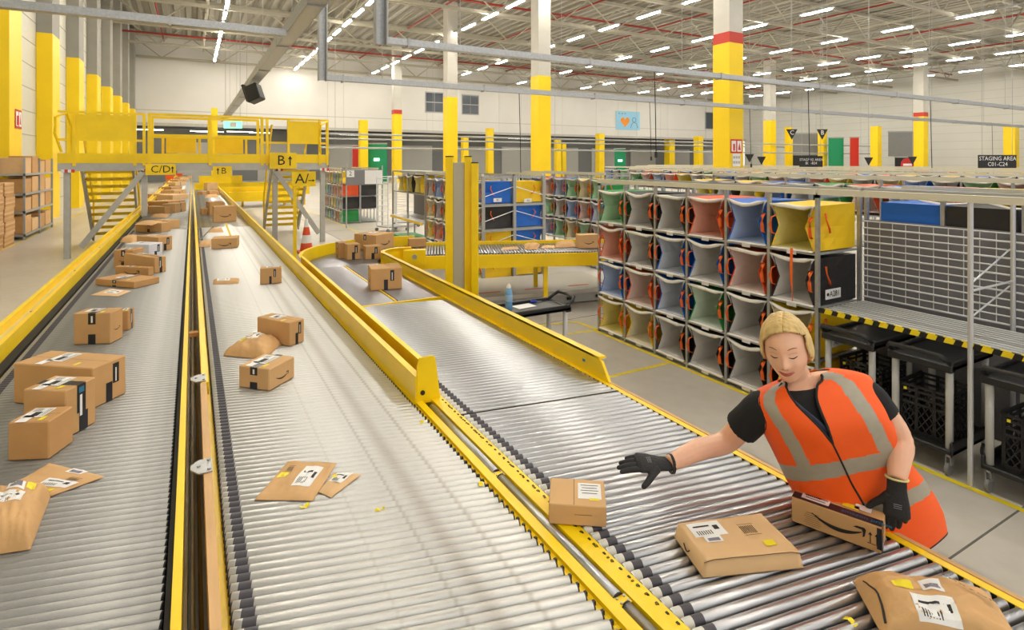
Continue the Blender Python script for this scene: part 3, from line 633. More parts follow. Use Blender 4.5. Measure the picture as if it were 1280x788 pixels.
def wallband(r0, r1, z0, z1, name, m=YEL, t0=0.0, t1=1.0):
    pr = [(r0, z0), (r1, z0), (r1, z1), (r0, z1), (r0, z0)]
    MB().grid(lambda u, v: bendpt(pr[round(v*4)][0], t0+(t1-t0)*u, pr[round(v*4)][1]), 30, 4).build(name, m, cb, False)
wallband(0.36, 0.378, 0.72, 1.02, 'inner_guard'); wallband(1.336, 1.354, 0.74, 1.04, 'outer_guard'); wallband(0.33, 0.36, 1.008, 1.02, 'guard_flange'); wallband(1.354, 1.38, 1.026, 1.04, 'guard_flange')
for t_ in (0.3, 0.85): 
    for r in (0.42, 1.3): p = bendpt(r, t_, 0); MB().box((p[0]-.04, p[1]-.04, 0), (p[0]+.04, p[1]+.04, 0.82)).build('leg', YEL, cb)
ddir = Vector((math.sin(turn), math.cos(turn), 0)); dst = Vector(bendpt(rc, 1, 0)); dn = Vector((-ddir.y, ddir.x, 0))
cD = thing('roller_conveyor', 'infeed roller conveyor with a deep yellow frame beyond the yellow posts', 'conveyor', dst, math.atan2(ddir.y, ddir.x))
rm = roller_mesh(0.9, [], ROLLD)
for i in range(80): link('roller', rm, cD, (0.03+i*0.0425, 0, ZR-RR), PI/2)
MB().box((0, -0.46, 0.78), (3.45, 0.46, 0.84)).build('shade_bed', DARK, cD)  # near-black sheet painting the shade under the infeed rollers
MB().box((0, -0.50, 0.70), (3.45, -0.46, 0.885)).build('side_frame', YEL, cD); MB().box((0, 0.46, 0.70), (3.45, 0.50, 0.94)).build('side_frame', YEL, cD)
for x in (0.55, 1.9, 3.2):
    for y in (-0.42, 0.42): MB().box((x-0.03, y-0.03, 0.22), (x+0.03, y+0.03, 0.72)).build('leg', YEL, cD)
MB().box((-0.1, -0.62, 0.80), (0.2, -0.5, 0.99)).build('motor_box', YEL, cD); MB().cyl((0.05, -0.62, 0.9), (0.05, -0.64, 0.9), 0.035, 12).build('motor_hub', STEEL, cD)
mb = MB()
for i in range(80): mb.box((0.02+i*0.0425, -0.465, 0.885), (0.036+i*0.0425, -0.455, 0.895))
tag(mb.build('axle_slots', REND, cD), kind='stuff')
# divider strip between B and C with long freewheeling tubes
dv = thing('divider_strip', 'yellow steel divider strip with long chrome tubes between two conveyors', 'conveyor divider')
MB().box((1.055, 0.3, 0.80), (1.093, 2.93, 0.898)).build('side_plate', YEL, dv); MB().box((1.142, 0.3, 0.80), (1.192, 2.93, 0.898)).build('side_plate', YEL, dv)
MB().box((1.093, 0.3, 0.80), (1.142, 2.93, 0.862)).build('channel_floor', YEL, dv)
MB().box((1.033, 0.3, 0.80), (1.056, 2.93, 0.884)).build('lower_step', YEL, dv)
for (a, b) in ((2.12, 2.86), (1.335, 2.075), (0.55, 1.29)):
    MB().cyl((1.1175, a, 0.882), (1.1175, b, 0.882), 0.019, 14).build('chrome_tube', ROLL, dv, True)
    MB().cyl((1.1175, a-0.006, 0.882), (1.1175, a, 0.882), 0.02, 12).cyl((1.1175, b, 0.882), (1.1175, b+0.006, 0.882), 0.02, 12).build('tube_cap', REND, dv)
for y in (2.0975, 1.312):
    bl = MB().box((1.096, y-0.018, 0.862), (1.139, y+0.018, 0.894)).build('bridge_block', YEL, dv)
    for (a, b) in ((1.104, -0.01), (1.131, -0.01), (1.104, 0.01), (1.131, 0.01)): MB().cyl((a, y+b, 0.894), (a, y+b, 0.897), 0.004, 8).build('screw', STEEL, bl)
mb = MB(); y = 0.34
while y < 2.9:
    mb.box((1.034, y+0.02, 0.866), (1.043, y+0.030, 0.8965)); mb.box((1.189, y, 0.885), (1.196, y+0.010, 0.9003)); y += 0.041
tag(mb.build('axle_slots', REND, dv), kind='stuff')
mb = MB(); random.seed(3)
for q in range(70):
    y = random.uniform(0.4, 2.8); mb.box((1.186, y, 0.898), (1.194, y+0.006, 0.9005))
tag(mb.build('scuff_marks', mat('scuff', (120, 96, 20), 0.8), dv), kind='stuff')
# litter stuck on the rollers: loose yellow stickers
for i, (u, v) in enumerate([(475, 637), (381, 633), (527, 528), (601, 605), (1063, 776)]):
    p = on(u, v, ZR+0.0015); o = MB().grid(lambda a, b: ((a-.5)*0.035, (b-.5)*0.018, 0.004*math.sin(a*7+i)), 5, 1).build('loose_sticker', YSTK, None, False, p, 0.4*i)
    tag(o, 'crumpled yellow sticker stuck to a roller ' + ['on the middle conveyor, right of the paper mailers', 'beneath the pair of paper mailers', 'by the tall yellow end plate', 'beside the yellow divider', 'near the big paper bag'][i], 'sticker')
# yellow post bundle between the packing line and the infeed
p = at(577, HY, 6.35); yp = thing('guard_post_cluster', 'cluster of tall yellow posts around a pale panel behind the packing line', 'guard posts', (p.x, p.y, 0), -TH)
PANEL = mat('pale_grey_panel', (186, 182, 166), 0.5)
for (x, wd, y, zt_) in ((-0.135, 0.085, 0, 2.25), (0.075, 0.075, -0.02, 2.25), (0.155, 0.075, -0.10, 2.18)):
    q = MB().cbox((x-wd/2, y-0.04, 0), (x+wd/2, y+0.06, zt_), 0.004).build('post', YEL, yp)
    MB().box((x-wd/2, y-0.04, zt_), (x+wd/2, y+0.06, zt_+0.012)).build('post_cap', mat('dark_cap', (60, 50, 20), 0.6), q)
MB().cbox((-0.092, -0.03, 0), (0.037, 0.05, 2.19), 0.004).build('pale_panel', PANEL, yp)
MB().box((-0.25, -0.12, 0), (0.28, 0.12, 0.015)).build('base_plate', STEELP, yp)
# ------------------------------------------------------------------ parcels
def smile(mb_map, wd, m, parent, name='arrow_print'):  # tapered arc ending in an arrow head
    mb = MB(); up, lo = [], []; n = 22
    for i in range(n+1):
        t = i/n; x = -0.5 + 0.93*t; y = 0.13*((2*t-1.06)**2) - 0.12; th = 0.014 + 0.068*math.sin(PI*(t**1.15))**0.8
        up.append((x*wd, (y+th*0.35)*wd)); lo.append((x*wd, (y-th*0.65)*wd))
    k = len(up)
    mb.add([mb_map(*p) for p in up] + [mb_map(*p) for p in lo], [(i, k+i, k+i+1, i+1) for i in range(k-1)])
    hd = [(0.27, 0.035), (0.33, 0.075), (0.47, 0.085), (0.50, 0.05), (0.475, -0.09), (0.44, -0.115), (0.445, -0.02), (0.425, 0.03)]
    mb.add([mb_map(x*wd, (y+0.01)*wd) for x, y in hd], [(0, 7, 2, 1), (7, 6, 3, 2), (6, 5, 4, 3)])
    return mb.build(name, m, parent)
def carton(label, Lp, Np, Rp, topv, z=ZR, name='carton', group=None, ci=0, tape=None, smileon=None, lab=True, sticker=True, hgt=None, txt=False, body=None, name_child='body', sw=0.5, lab2=False):
    N, L, R = on(Np[0], Np[1], z), on(Lp[0], Lp[1], z), on(Rp[0], Rp[1], z)
    a, b = R-N, L-N; d = N.x*SN + N.y*CS
    h = hgt or (Np[1]-topv)*d/F
    la, lb = a.length, b.length
    bx = Vector((b.y, -b.x, 0)).normalized(); ax = a.normalized()       # both estimates of the x axis
    x = (ax*la + bx*lb).normalized(); y = Vector((-x.y, x.x, 0))
    la = max(0.04, a.dot(x)); lb = max(0.04, b.dot(y))
    c = N + x*la/2 + y*lb/2
    return carton_at(label, c, math.atan2(x.y, x.x), la, lb, h, name, group, ci, tape, smileon, lab, sticker, txt, body, sw, lab2)
def carton_at(label, c, rz, la, lb, h, name='carton', group=None, ci=0, tape=None, smileon=None, lab=True, sticker=True, txt=False, body=None, sw=0.5, lab2=False):
    t = thing(name, label, 'package', (c[0], c[1], c[2]+0.0005), rz, group)
    cm = body or CARD[ci % 4]
    MB().cbox((-la/2, -lb/2, 0), (la/2, lb/2, h), min(0.005, h*0.1)).build('body', cm, t)
    e = 0.0012
    maps = {'top': (lambda u, v, k=0: (u, v, h+e+k)), 'F': (lambda u, v, k=0: (-la/2-e-k, -u, v)), 'R': (lambda u, v, k=0: (u, -lb/2-e-k, v))}
    def dec(face, u, v, wu, wv, m, nm, k=0.0, parent=None):
        f = maps[face]; return MB().add([f(u-wu/2, v-wv/2, k), f(u+wu/2, v-wv/2, k), f(u+wu/2, v+wv/2, k), f(u-wu/2, v+wv/2, k)], [(0,1,2,3)]).build(nm, m, parent or t)
    tw = 0.05 if min(la, lb) > 0.14 else 0.03
    # lid seam
    if la >= lb: dec('top', 0, 0, la*0.99, 0.002, INKB, 'lid_seam', -0.0004)
    else: dec('top', 0, 0, 0.002, lb*0.99, INKB, 'lid_seam', -0.0004)
    if tape == 'x':                                   # tape along x over the lid and down the F end
        tp = dec('top', 0, 0, la, tw, TAPE, 'printed_tape', 0.0002); f = dec('F', 0, h*0.76, tw, h*0.48, TAPE, 'printed_tape'); dec('F', 0, h*0.12, tw, h*0.24, TAPE, 'printed_tape')
        dec('F', 0, h*0.78, tw*0.3, h*0.25, PAPER, 'tape_print', 0.0004, f)
    if tape == 'y':
        tp = dec('top', 0, 0, tw, lb, TAPE, 'printed_tape', 0.0002); f = dec('R', 0, h*0.70, tw, h*0.6, TAPE, 'printed_tape'); dec('R', tw*0.25, h*0.2, tw, h*0.4, TAPE, 'printed_tape')
        dec('R', -tw*0.05, h*0.55, tw*0.28, h*0.45, PAPER, 'tape_print', 0.0004, f); dec('R', 0, h*0.88, tw*0.6, h*0.12, TAPEB, 'tape_print', 0.0004, f)
    if tape == 'fr':                                  # short end straps on the R face
        f = dec('R', la*0.18, h*0.66, tw*0.8, h*0.5, TAPE, 'printed_tape'); dec('R', -la*0.02, h*0.24, tw*0.8, h*0.48, TAPE, 'printed_tape'); dec('R', la*0.18, h*0.62, tw*0.15, h*0.35, PAPER, 'tape_print', 0.0004, f)
    if tape == 'ends':                                # two short straps on the F face
        f = dec('F', 0, h*0.82, tw, h*0.36, TAPE, 'printed_tape'); dec('F', 0, h*0.16, tw, h*0.32, TAPE, 'printed_tape'); dec('F', 0, h*0.8, tw*0.25, h*0.22, PAPER, 'tape_print', 0.0004, f); dec('top', 0, 0, la, tw, TAPE, 'printed_tape', 0.0002)
    if lab:
        lw, lh = min(0.15, la*0.6), min(0.10, lb*0.55)
        q = dec('top', la*0.08, lb*0.12, lw, lh, PAPER, 'shipping_label', 0.0006)
        dec('top', la*0.08-lw*0.15, lb*0.12, lw*0.45, lh*0.34, INK, 'label_print', 0.0009, q)
        for i in range(5): dec('top', la*0.08+lw*(0.16+0.06*i), lb*0.12+lh*0.2, lw*0.025, lh*0.4, INK, 'barcode_bar', 0.0009, q)
        for i in range(3): dec('top', la*0.08, lb*0.12-lh*(0.26+0.08*i), lw*0.8, lh*0.025, INK, 'label_print', 0.0009, q)
        if lab2: dec('top', -la*0.3, lb*0.2, 0.07, 0.045, PAPER, 'return_label', 0.0006)
    if sticker: dec('top', -la*0.30, -lb*0.22, 0.04, 0.02, YSTK, 'yellow_sticker', 0.0006)
    if smileon:
        f = maps[smileon]; wd = (la if smileon == 'R' else lb)*sw
        smile(lambda u, v: f(u, h*0.42+v), min(wd, h*2.2), INK, t)
    if txt:
        q = lettering('amazon', PAPER, tw*0.55, t, frame((0, -lb/2-e-0.0008, h*0.5), (0, 0, 1), (-1, 0, 0)), 'tape_print')
    return t
# --- cartons on the wall-side line
carton('small plain carton with a torn label, foremost of the big carton trio', (12,575.4), (61,574.7), (88.5,552.6), 527, ci=2, lab2=True)
carton('big carton wrapped with black and blue printed tape', (12,556), (82,549.5), (135.5,528.5), 489, ci=0, tape='y', lab2=True)
carton('widest carton of the trio, with two black end straps', (14.5,505), (115.5,512), (159.3,491.7), 461, ci=0, tape='fr', lab2=True)
carton('upright cube carton with black end straps standing alone', (94.4,430), (137.8,430), (149.8,421.9), 391.4, ci=0, tape='ends', smileon='R')
carton('small carton tucked against the upright cube carton', (146,416), (160.4,413.5), (174.6,408), 389, ci=2, tape='y')
carton('wide flat carton lying on the line with a dark lid', (116,357), (167.5,361), (201.5,354), 352.8, ci=2, tape='x', sticker=True)
carton('low carton behind the wide flat one', (143.7,343.7), (185.6,345.6), (192.5,344), 335, ci=2, smileon='F')
carton('cube carton with black tape band behind the low carton', (156,335), (193,342), (207,339.5), 322.5, ci=0, tape='y')
carton('half-hidden carton behind the black-banded cube', (146,334), (166,335), (174,331), 313, ci=2, tape='ends', smileon='F')
carton('white printed carton among the brown ones', (157,323), (186,324.5), (203,321), 306, ci=0, body=mat('white_carton', (222, 222, 232), 0.6), tape='fr', sticker=False)
carton('carton behind the white printed one', (177,311), (198,314.5), (211,311.5), 297, ci=0, tape='fr')
carton('squat carton with a label, second cluster along the line', (175,289), (202,290.5), (207,288.5), 279, ci=0, tape='ends')
carton('small carton beside the squat labelled one', (198,285), (210,287), (220.5,285), 276, ci=1)
FAR = [((184,266),(206,267.5),(213,266),259),((206,266),(219,266.5),(225.5,264),255),((190,258),(210,259),(222,256.5),252),((205,249),(216,250),(224,248),244),((192,247),(203,248),(208,246.5),243),
       ((206,243),(217,243.5),(225,242),238),((205,238),(214,238.6),(220,237.6),234),((210,232),(219,232.4),(225,231.6),228),((214,228.2),(222,228.6),(227,228),225),((218,225.4),(225,225.6),(230,225),222.5),((222,223.6),(228,223.8),(232,223.2),221)]
for i, (a, b, c, tv) in enumerate(FAR):
    carton('small carton far down the wall-side line under the footbridge', a, b, c, tv, group='far cartons on the wall-side line', ci=i, tape=[None, 'y', 'fr'][i % 3], lab=i % 2 == 0, sticker=False)
p1 = mat('orange_tote', (236, 92, 30), 0.5)
for (u, v, h_, n_) in ((212, 226, 0.34, 0), (224, 221, 0.26, 1)):
    p = on(u, v, ZR); t = thing('plastic_tote', 'orange plastic tote at the far end of the wall-side line', 'tote', p, group='orange totes at the far end')
    MB().add([(-.2,-.15,0),(.2,-.15,0),(.2,.15,0),(-.2,.15,0),(-.25,-.2,h_),(.25,-.2,h_),(.25,.2,h_),(-.25,.2,h_)], [(0,3,2,1),(0,1,5,4),(1,2,6,5),(2,3,7,6),(3,0,4,7)]).build('tub', p1, t)
    MB().tube([(-.25,-.2,h_),(.25,-.2,h_),(.25,.2,h_),(-.25,.2,h_)], 0.015, 6, closed=True).build('rim', p1, t)
# --- cartons on the middle line
carton('carton with a printed arrow and black end strap beside the paper bag', (296,485.3), (336.4,489.4), (370.7,472), 462, ci=1, tape='ends', smileon='R', lab2=True)
carton('carton with a vertical black tape touching the paper bag', (324,424), (362,433.5), (378,426.4), 404, ci=0, tape='fr')
carton('small upright carton with two offset black straps', (320,354), (325,356), (352,355), 336, ci=0, tape='fr', sticker=False)
carton('low arrow-printed carton near the diagonal seam', (258,308), (264,311.5), (296.5,311), 299, ci=0, smileon='R', sticker=False, lab=False)
carton('large arrow-printed carton further up the middle line', (258,277), (267,278.3), (296.5,277.5), 258.5, ci=0, smileon='R', tape='x', lab=False)
carton('carton hidden behind the large arrow-printed one', (257,268), (262,269.5), (281,268.5), 253, ci=2, tape='x', lab=False, sticker=False)
for i, (a, b, c, tv) in enumerate([((250,268),(253,269),(262,268.5),261),((259,244),(262,244.5),(274,244),239),((250,243),(253,243.5),(258,243),240),((256,238),(259,238.5),(272,238),229)]):
    carton('small carton at the far end of the middle line', a, b, c, tv, group='far cartons on the middle line', ci=i, lab=False, sticker=False)
# --- cartons on the packing line and the bend
carton('carton with arrow print and short end straps beyond the yellow crossbar', (451,357.5), (463.5,364), (504,363), 337, ci=0, smileon='F', tape='fr', lab=False, sticker=False)
carton('broad carton at the back of the bend', (445,311), (470,314), (490,309), 294.5, ci=0, smileon='R', tape='ends', sticker=False)
carton('small strapped carton at the left of the bend group', (415,322), (424,323.5), (436,323), 304, ci=2, tape='x', lab=False, sticker=False)
carton('small carton with two black straps in the bend group', (427,323), (434,325.5), (451,324.5), 306, ci=0, tape='fr', lab=False, sticker=False)
carton('small low carton in front of the broad one in the bend', (450,323), (457,325), (477,324), 308.5, ci=0, tape='fr', lab=False, sticker=False)
carton('low carton behind the inner guard of the bend', (507,308), (511,309.5), (533,309), 299, ci=2, lab=False, sticker=False)
carton('arrow-printed carton at the right of the infeed line', (720,309), (724,311), (748,310), 294, ci=1, smileon='R', lab=False, sticker=False)
# --- the pushed carton, the boxed mailer, the held carton
def decal_quad(t, f, u, v, wu, wv, m, nm, parent=None):
    return MB().add([f(u-wu/2, v-wv/2), f(u+wu/2, v-wv/2), f(u+wu/2, v+wv/2), f(u-wu/2, v+wv/2)], [(0,1,2,3)]).build(nm, m, parent or t)
t = thing('carton', 'small carton sliding off toward the yellow divider, pushed by the worker', 'package')
N, R_ = on(686,655.5), on(758,660.5)
x = (R_-N).normalized(); y = Vector((-x.y, x.x, 0)); la = (R_-N).length; lb = 0.17; h = 0.072
t.location = N + x*la/2 + y*lb/2 + Vector((0,0,.001)); t.rotation_euler.z = math.atan2(x.y, x.x)
MB().cbox((-la/2, -lb/2, 0), (la/2, lb/2, h), 0.003).build('body', CARD[1], t)
q = decal_quad(t, lambda a, b: (a, b, h+0.001), la*0.22, lb*0.05, 0.085, 0.10, PAPER, 'shipping_label')
for i in range(4): decal_quad(t, lambda a, b: (a, b, h+0.0016), la*0.22, lb*0.05+0.035-0.017*i, 0.065-0.01*(i % 2), 0.004, INK, 'label_print', q)
decal_quad(t, lambda a, b: (a, b, h+0.0018), la*0.30, -lb*0.26, 0.035, 0.014, YSTK, 'yellow_sticker')
decal_quad(t, lambda a, b: (a, b, h+0.0008), -la*0.06, 0, 0.002, lb*0.98, INKB, 'lid_seam')
decal_quad(t, lambda a, b: (a, -lb/2-0.0008, b), la*0.1, h*0.55, la*0.3, 0.0016, INKB, 'flap_seam')
# held carton: front face towards the camera
A0, B0 = on(989.5,652), on(1102,694)
x = (B0-A0).normalized(); y = Vector((-x.y, x.x, 0)); la = (B0-A0).length; lb = 0.105; h = 0.088
hb = thing('carton', 'long carton with a large printed arrow held down by the worker', 'package', A0+x*la/2+y*lb/2+Vector((0,0,.001)), math.atan2(x.y, x.x))
MB().cbox((-la/2, -lb/2, 0), (la/2, lb/2, h), 0.003).build('body', CARD[0], hb)
ff = lambda a, b, k=0.001: (a, -lb/2-k, b)
ft = lambda a, b, k=0.001: (a, b, h+k)
fe = lambda a, b, k=0.001: (la/2+k, a, b)
def dq(f, u, v, wu, wv, m, nm, k=0.001, parent=None):
    return MB().add([f(u-wu/2, v-wv/2, k), f(u+wu/2, v-wv/2, k), f(u+wu/2, v+wv/2, k), f(u-wu/2, v+wv/2, k)], [(0,1,2,3)]).build(nm, m, parent or hb)
smile(lambda u, v: ff(u+la*0.04, h*0.60+v), la*0.60, INK, hb)
for i in range(7): dq(ff, -la*0.25, h*0.60-i*0.007, la*(0.16+0.02*(i % 3)), 0.0012, INKB, 'fine_print')
tp = dq(ft, 0, -lb*0.28, la, 0.042, TAPE, 'printed_tape'); dq(fe, -lb*0.28, h*0.5, 0.042, h, TAPE, 'printed_tape')
dq(ff, la*0.478, h*0.55, 0.014, h*0.8, TAPE, 'tape_overlap', 0.0012)
lettering('amazon prime', TAPEB, 0.026, tp, frame((la*0.33, -lb*0.28, h+0.002), (1, 0, 0), (0, 1, 0)), 'tape_print')
lettering('prime', PAPER, 0.018, hb, frame((la/2+0.002, -lb*0.28, h*0.4), (0, 0, 1), (0, -1, 0)), 'tape_print')
q = dq(ft, -la*0.24, lb*0.02, la*0.32, lb*0.72, PAPER, 'shipping_label', 0.0016)
for i in range(4): dq(ft, -la*0.24, lb*(0.26-0.16*i), la*(0.27-0.04*(i % 2)), 0.004, INK, 'label_print', 0.0022, q)
for i in range(8): dq(ft, -la*0.35+i*0.006, -lb*0.02, 0.003, lb*0.2, INK, 'barcode_bar', 0.0022, q)
dq(ft, la*0.14, lb*0.15, 0.05, 0.026, YSTK, 'yellow_sticker', 0.0018); dq(ft, la*0.27, lb*0.28, 0.05, 0.035, PAPER, 'return_label', 0.0018)
for i in (0, 1):
    xx = la*0.385 + i*0.018
    MB().add([ff(xx-0.0012, 0.026), ff(xx+0.0012, 0.026), ff(xx+0.0012, 0.055), ff(xx-0.0012, 0.055), ff(xx-0.006, 0.052), ff(xx+0.006, 0.052), ff(xx, 0.062)], [(0,1,2,3), (4,5,6)]).build('up_arrow_print', INK, hb)
dq(ff, la*0.385+0.009, 0.024, 0.034, 0.0018, INK, 'up_arrow_print')
# boxed paper mailer in front of the worker: wedge-ended kraft packet
def surf_pack(name, label, corners, thick, puff, seed, m=KRAFT, nu=24, nv=18, wr=0.006, z=ZR, edge=0.12, group=None, flatbase=True, curl=0.0):
    C4 = [on(u, v, z) if len(c) == 2 else on(u, v, c[2]) for c in corners for (u, v) in [c[:2]]]   # order: near-left, near-right, far-right, far-left
    o = sum(C4, Vector())/4; o.z = z
    def base(a, b): return (C4[0]*(1-a)+C4[1]*a)*(1-b) + (C4[3]*(1-a)+C4[2]*a)*b - o
    def hgt(a, b):
        e = min(min(a, 1-a)/edge, min(b, 1-b)/edge, 1.0); s = math.sin(e*PI/2)**0.6
        n = noise.noise(Vector((a*4+seed, b*4, seed*1.3)))*wr + noise.noise(Vector((a*11, b*11+seed, seed)))*wr*0.45 + abs(noise.noise(Vector((a*6+seed*2, b*5, 3.1))))*wr*-0.8
        return 0.002 + thick*s + puff*math.sin(PI*a)**0.8*math.sin(PI*b)**0.8 + n*s*(0.5+0.5*s)
    def top(a, b, k=0.0):
        p = base(a, b); return Vector((p.x, p.y, p.z + hgt(a, b) + k + curl*(abs(a-.5)*2)**3))
    t = thing(name, label, 'package', o + Vector((0,0,.001)), 0, group)
    mb = MB().grid(top, nu, nv)
    mb.grid(lambda a, b: (lambda p: Vector((p.x, p.y, p.z + curl*(abs(a-.5)*2)**3)))(base(a, 1-b)), nu, nv)
    mb.build('wrapper', m, t, True)
    def dec(a, b, wa, wb, mm, nm, k=0.0016, parent=None, skew=0.0, n=6):
        return MB().grid(lambda u, v: top(a+(u-.5)*wa+(v-.5)*skew, b+(v-.5)*wb, k), n, n).build(nm, mm, parent or t)
    return t, dec, top
def labels(t, dec, spec):                             # spec: (kind, a, b, wa, wb)
    for (kd, a, b, wa, wb) in spec:
        if kd == 'L':
            q = dec(a, b, wa, wb, PAPER, 'shipping_label')
            dec(a-wa*0.12, b+wb*0.2, wa*0.5, wb*0.10, INK, 'label_print', 0.0024, q); dec(a+wa*0.3, b+wb*0.05, wa*0.16, wb*0.3, INK, 'label_print', 0.0024, q)
            for i in range(7): dec(a-wa*0.35+i*wa*0.07, b-wb*0.25, wa*0.03, wb*0.3, INK, 'barcode_bar', 0.0024, q, n=2)
        if kd == 'S': dec(a, b, wa, wb, PAPER, 'return_label', 0.0018); dec(a, b-wb*0.1, wa*0.7, wb*0.5, mat('grey_print', (130, 124, 140), 0.6), 'label_print', 0.0024)
        if kd == 'Y': dec(a, b, wa, wb, YSTK, 'yellow_sticker', 0.0020)
        if kd == 'B':
            for i in range(8): dec(a-wa/2+i*wa/8, b, wa*0.06, wb, INKB, 'barcode_bar', 0.0014, n=2)
            for s in (-1, 1): dec(a, b+s*wb*0.72, wa*1.15, 0.008, INKB, 'printed_rule', 0.0014)
t, dec, top = surf_pack('paper_mailer', 'stiff square kraft mailer box lying on the rollers before the worker', [(879,723.7), (1006,711), (953,657), (842,671)], 0.046, 0.004, 2.2, CARD[3], 30, 24, 0.0015, edge=0.035)
labels(t, dec, [('L', 0.27, 0.72, 0.34, 0.36), ('S', 0.26, 0.47, 0.17, 0.14), ('B', 0.68, 0.60, 0.15, 0.18), ('Y', 0.76, 0.26, 0.11, 0.12)])
sm = [(-0.5+i/14, -0.22*math.sin(PI*i/14)) for i in range(15)]
MB().tube([top(0.012, 0.55+0.12*a*1.6, 0.0) + Vector((-0.006, -0.002, -0.006+b*0.06)) for a, b in sm], 0.0022, 5).build('arrow_print', INK, t)
MB().tube([top(0.02+0.96*i/10, 0.035, 0.001) for i in range(11)], 0.0012, 4).build('flap_fold', INKB, t)
t, dec, top = surf_pack('paper_bag', 'big puffy kraft paper bag with a black edge print on the packing line', [(1105,800), (1290,830), (1240,752), (1066,728)], 0.045, 0.05, 5.1, KRAFT, 40, 30, 0.016, edge=0.16)
labels(t, dec, [('L', 0.42, 0.22, 0.3, 0.3), ('S', 0.47, 0.56, 0.15, 0.2), ('Y', 0.26, 0.53, 0.14, 0.12)])
lettering('amazon', INKB, 0.05, t, frame(top(0.72, 0.62, 0.008), top(0.9, 0.40)-top(0.55, 0.62), top(0.72, 0.9)-top(0.72, 0.5)), 'printed_name')
MB().tube([top(0.035+0.03*math.sin(PI*i/10), 0.10+0.70*i/10, 0.003) for i in range(11)], [0.004-0.0002*i for i in range(11)], 5).build('edge_print', INK, t)
# middle line mailers
t, dec, top = surf_pack('paper_mailer', 'flat kraft mailer lying across another mailer', [(318,626), (391,627), (421,580), (360,578)], 0.008, 0.010, 1.0, CARD[1], 24, 18, 0.006, edge=0.06)
labels(t, dec, [('L', 0.66, 0.52, 0.34, 0.56), ('Y', 0.18, 0.55, 0.16, 0.16), ('B', 0.22, 0.72, 0.12, 0.1)])
t, dec, top = surf_pack('paper_mailer', 'smaller kraft mailer half under the flat mailer', [(398,616), (414,623), (452,594), (418,592)], 0.004, 0.006, 4.0, CARD[3], 14, 12, 0.003, edge=0.06)
labels(t, dec, [('L', 0.45, 0.7, 0.6, 0.5), ('Y', 0.2, 0.75, 0.2, 0.2)])
t, dec, top = surf_pack('paper_bag', 'crumpled kraft paper bag between two cartons on the middle line', [(279,445), (331,450), (351,431), (318,422)], 0.05, 0.035, 7.7, KRAFT, 28, 22, 0.016, edge=0.16)
labels(t, dec, [('L', 0.32, 0.62, 0.42, 0.5), ('Y', 0.22, 0.36, 0.18, 0.12)])
t, dec, top = surf_pack('paper_mailer', 'flat thin mailer alone on the far half of the middle line', [(266,356), (298,355), (299,349), (267,350)], 0.015, 0.004, 8.0, CARD[0], 12, 8, 0.001, edge=0.05)
labels(t, dec, [('L', 0.4, 0.6, 0.5, 0.5)])
t, dec, top = surf_pack('paper_mailer', 'small kraft mailer under the low arrow-printed carton', [(247,309), (262,309), (266,302), (250,303)], 0.03, 0.02, 9.0, KRAFT, 10, 8, 0.01)
t, dec, top = surf_pack('paper_mailer', 'small kraft mailer beside the yellow lane line', [(260,291), (280,290.5), (278,286.5), (263,287)], 0.02, 0.03, 9.6, KRAFT, 10, 8, 0.01)
t, dec, top = surf_pack('paper_mailer', 'kraft mailer beyond the large arrow-printed carton', [(256,247.5), (272,247), (272,243.8), (258,244)], 0.03, 0.03, 9.9, KRAFT, 10, 8, 0.01)
# wall-side line mailers
t, dec, top = surf_pack('paper_bag', 'crumpled kraft paper bag leaning on the open mailer at the wall-side line', [(-38,700), (38,688), (63,622), (-12,625)], 0.07, 0.03, 3.3, KRAFT, 36, 30, 0.013, edge=0.16)
labels(t, dec, [('L', 0.42, 0.52, 0.55, 0.26), ('S', 0.5, 0.80, 0.3, 0.22), ('Y', 0.75, 0.78, 0.14, 0.12)])
t, dec, top = surf_pack('paper_mailer', 'wide stiff mailer with several labels behind the crumpled bag', [(-20,628), (62,622), (131,597), (62,580)], 0.010, 0.006, 6.1, CARD[1], 20, 16, 0.003, edge=0.05)
labels(t, dec, [('S', 0.62, 0.88, 0.26, 0.16), ('L', 0.72, 0.42, 0.5, 0.26), ('Y', 0.80, 0.16, 0.2, 0.1), ('B', 0.82, 0.60, 0.16, 0.10)])
t, dec, top = surf_pack('paper_mailer', 'thin flat mailer in front of the wide flat carton', [(113,369.5), (148,371), (164,364), (137,361)], 0.006, 0.004, 2.9, CARD[3], 12, 8, 0.001, edge=0.05)
labels(t, dec, [('L', 0.55, 0.5, 0.5, 0.5)])
t, dec, top = surf_pack('paper_mailer', 'narrow padded mailer sticking out toward the guard rail', [(150,303), (166,304), (181,299), (160,297)], 0.05, 0.03, 1.9, CARD[1], 10, 8, 0.004)
t, dec, top = surf_pack('paper_mailer', 'kraft mailer on the squat labelled carton', [(168,281), (190,282), (203,277), (180,276)], 0.012, 0.02, 3.9, KRAFT, 10, 8, 0.004, z=ZR+0.16)
t, dec, top = surf_pack('paper_mailer', 'kraft mailer lying behind the small labelled cartons', [(188,272), (208,272.5), (213,268), (192,268)], 0.012, 0.03, 3.5, KRAFT, 10, 8, 0.004)
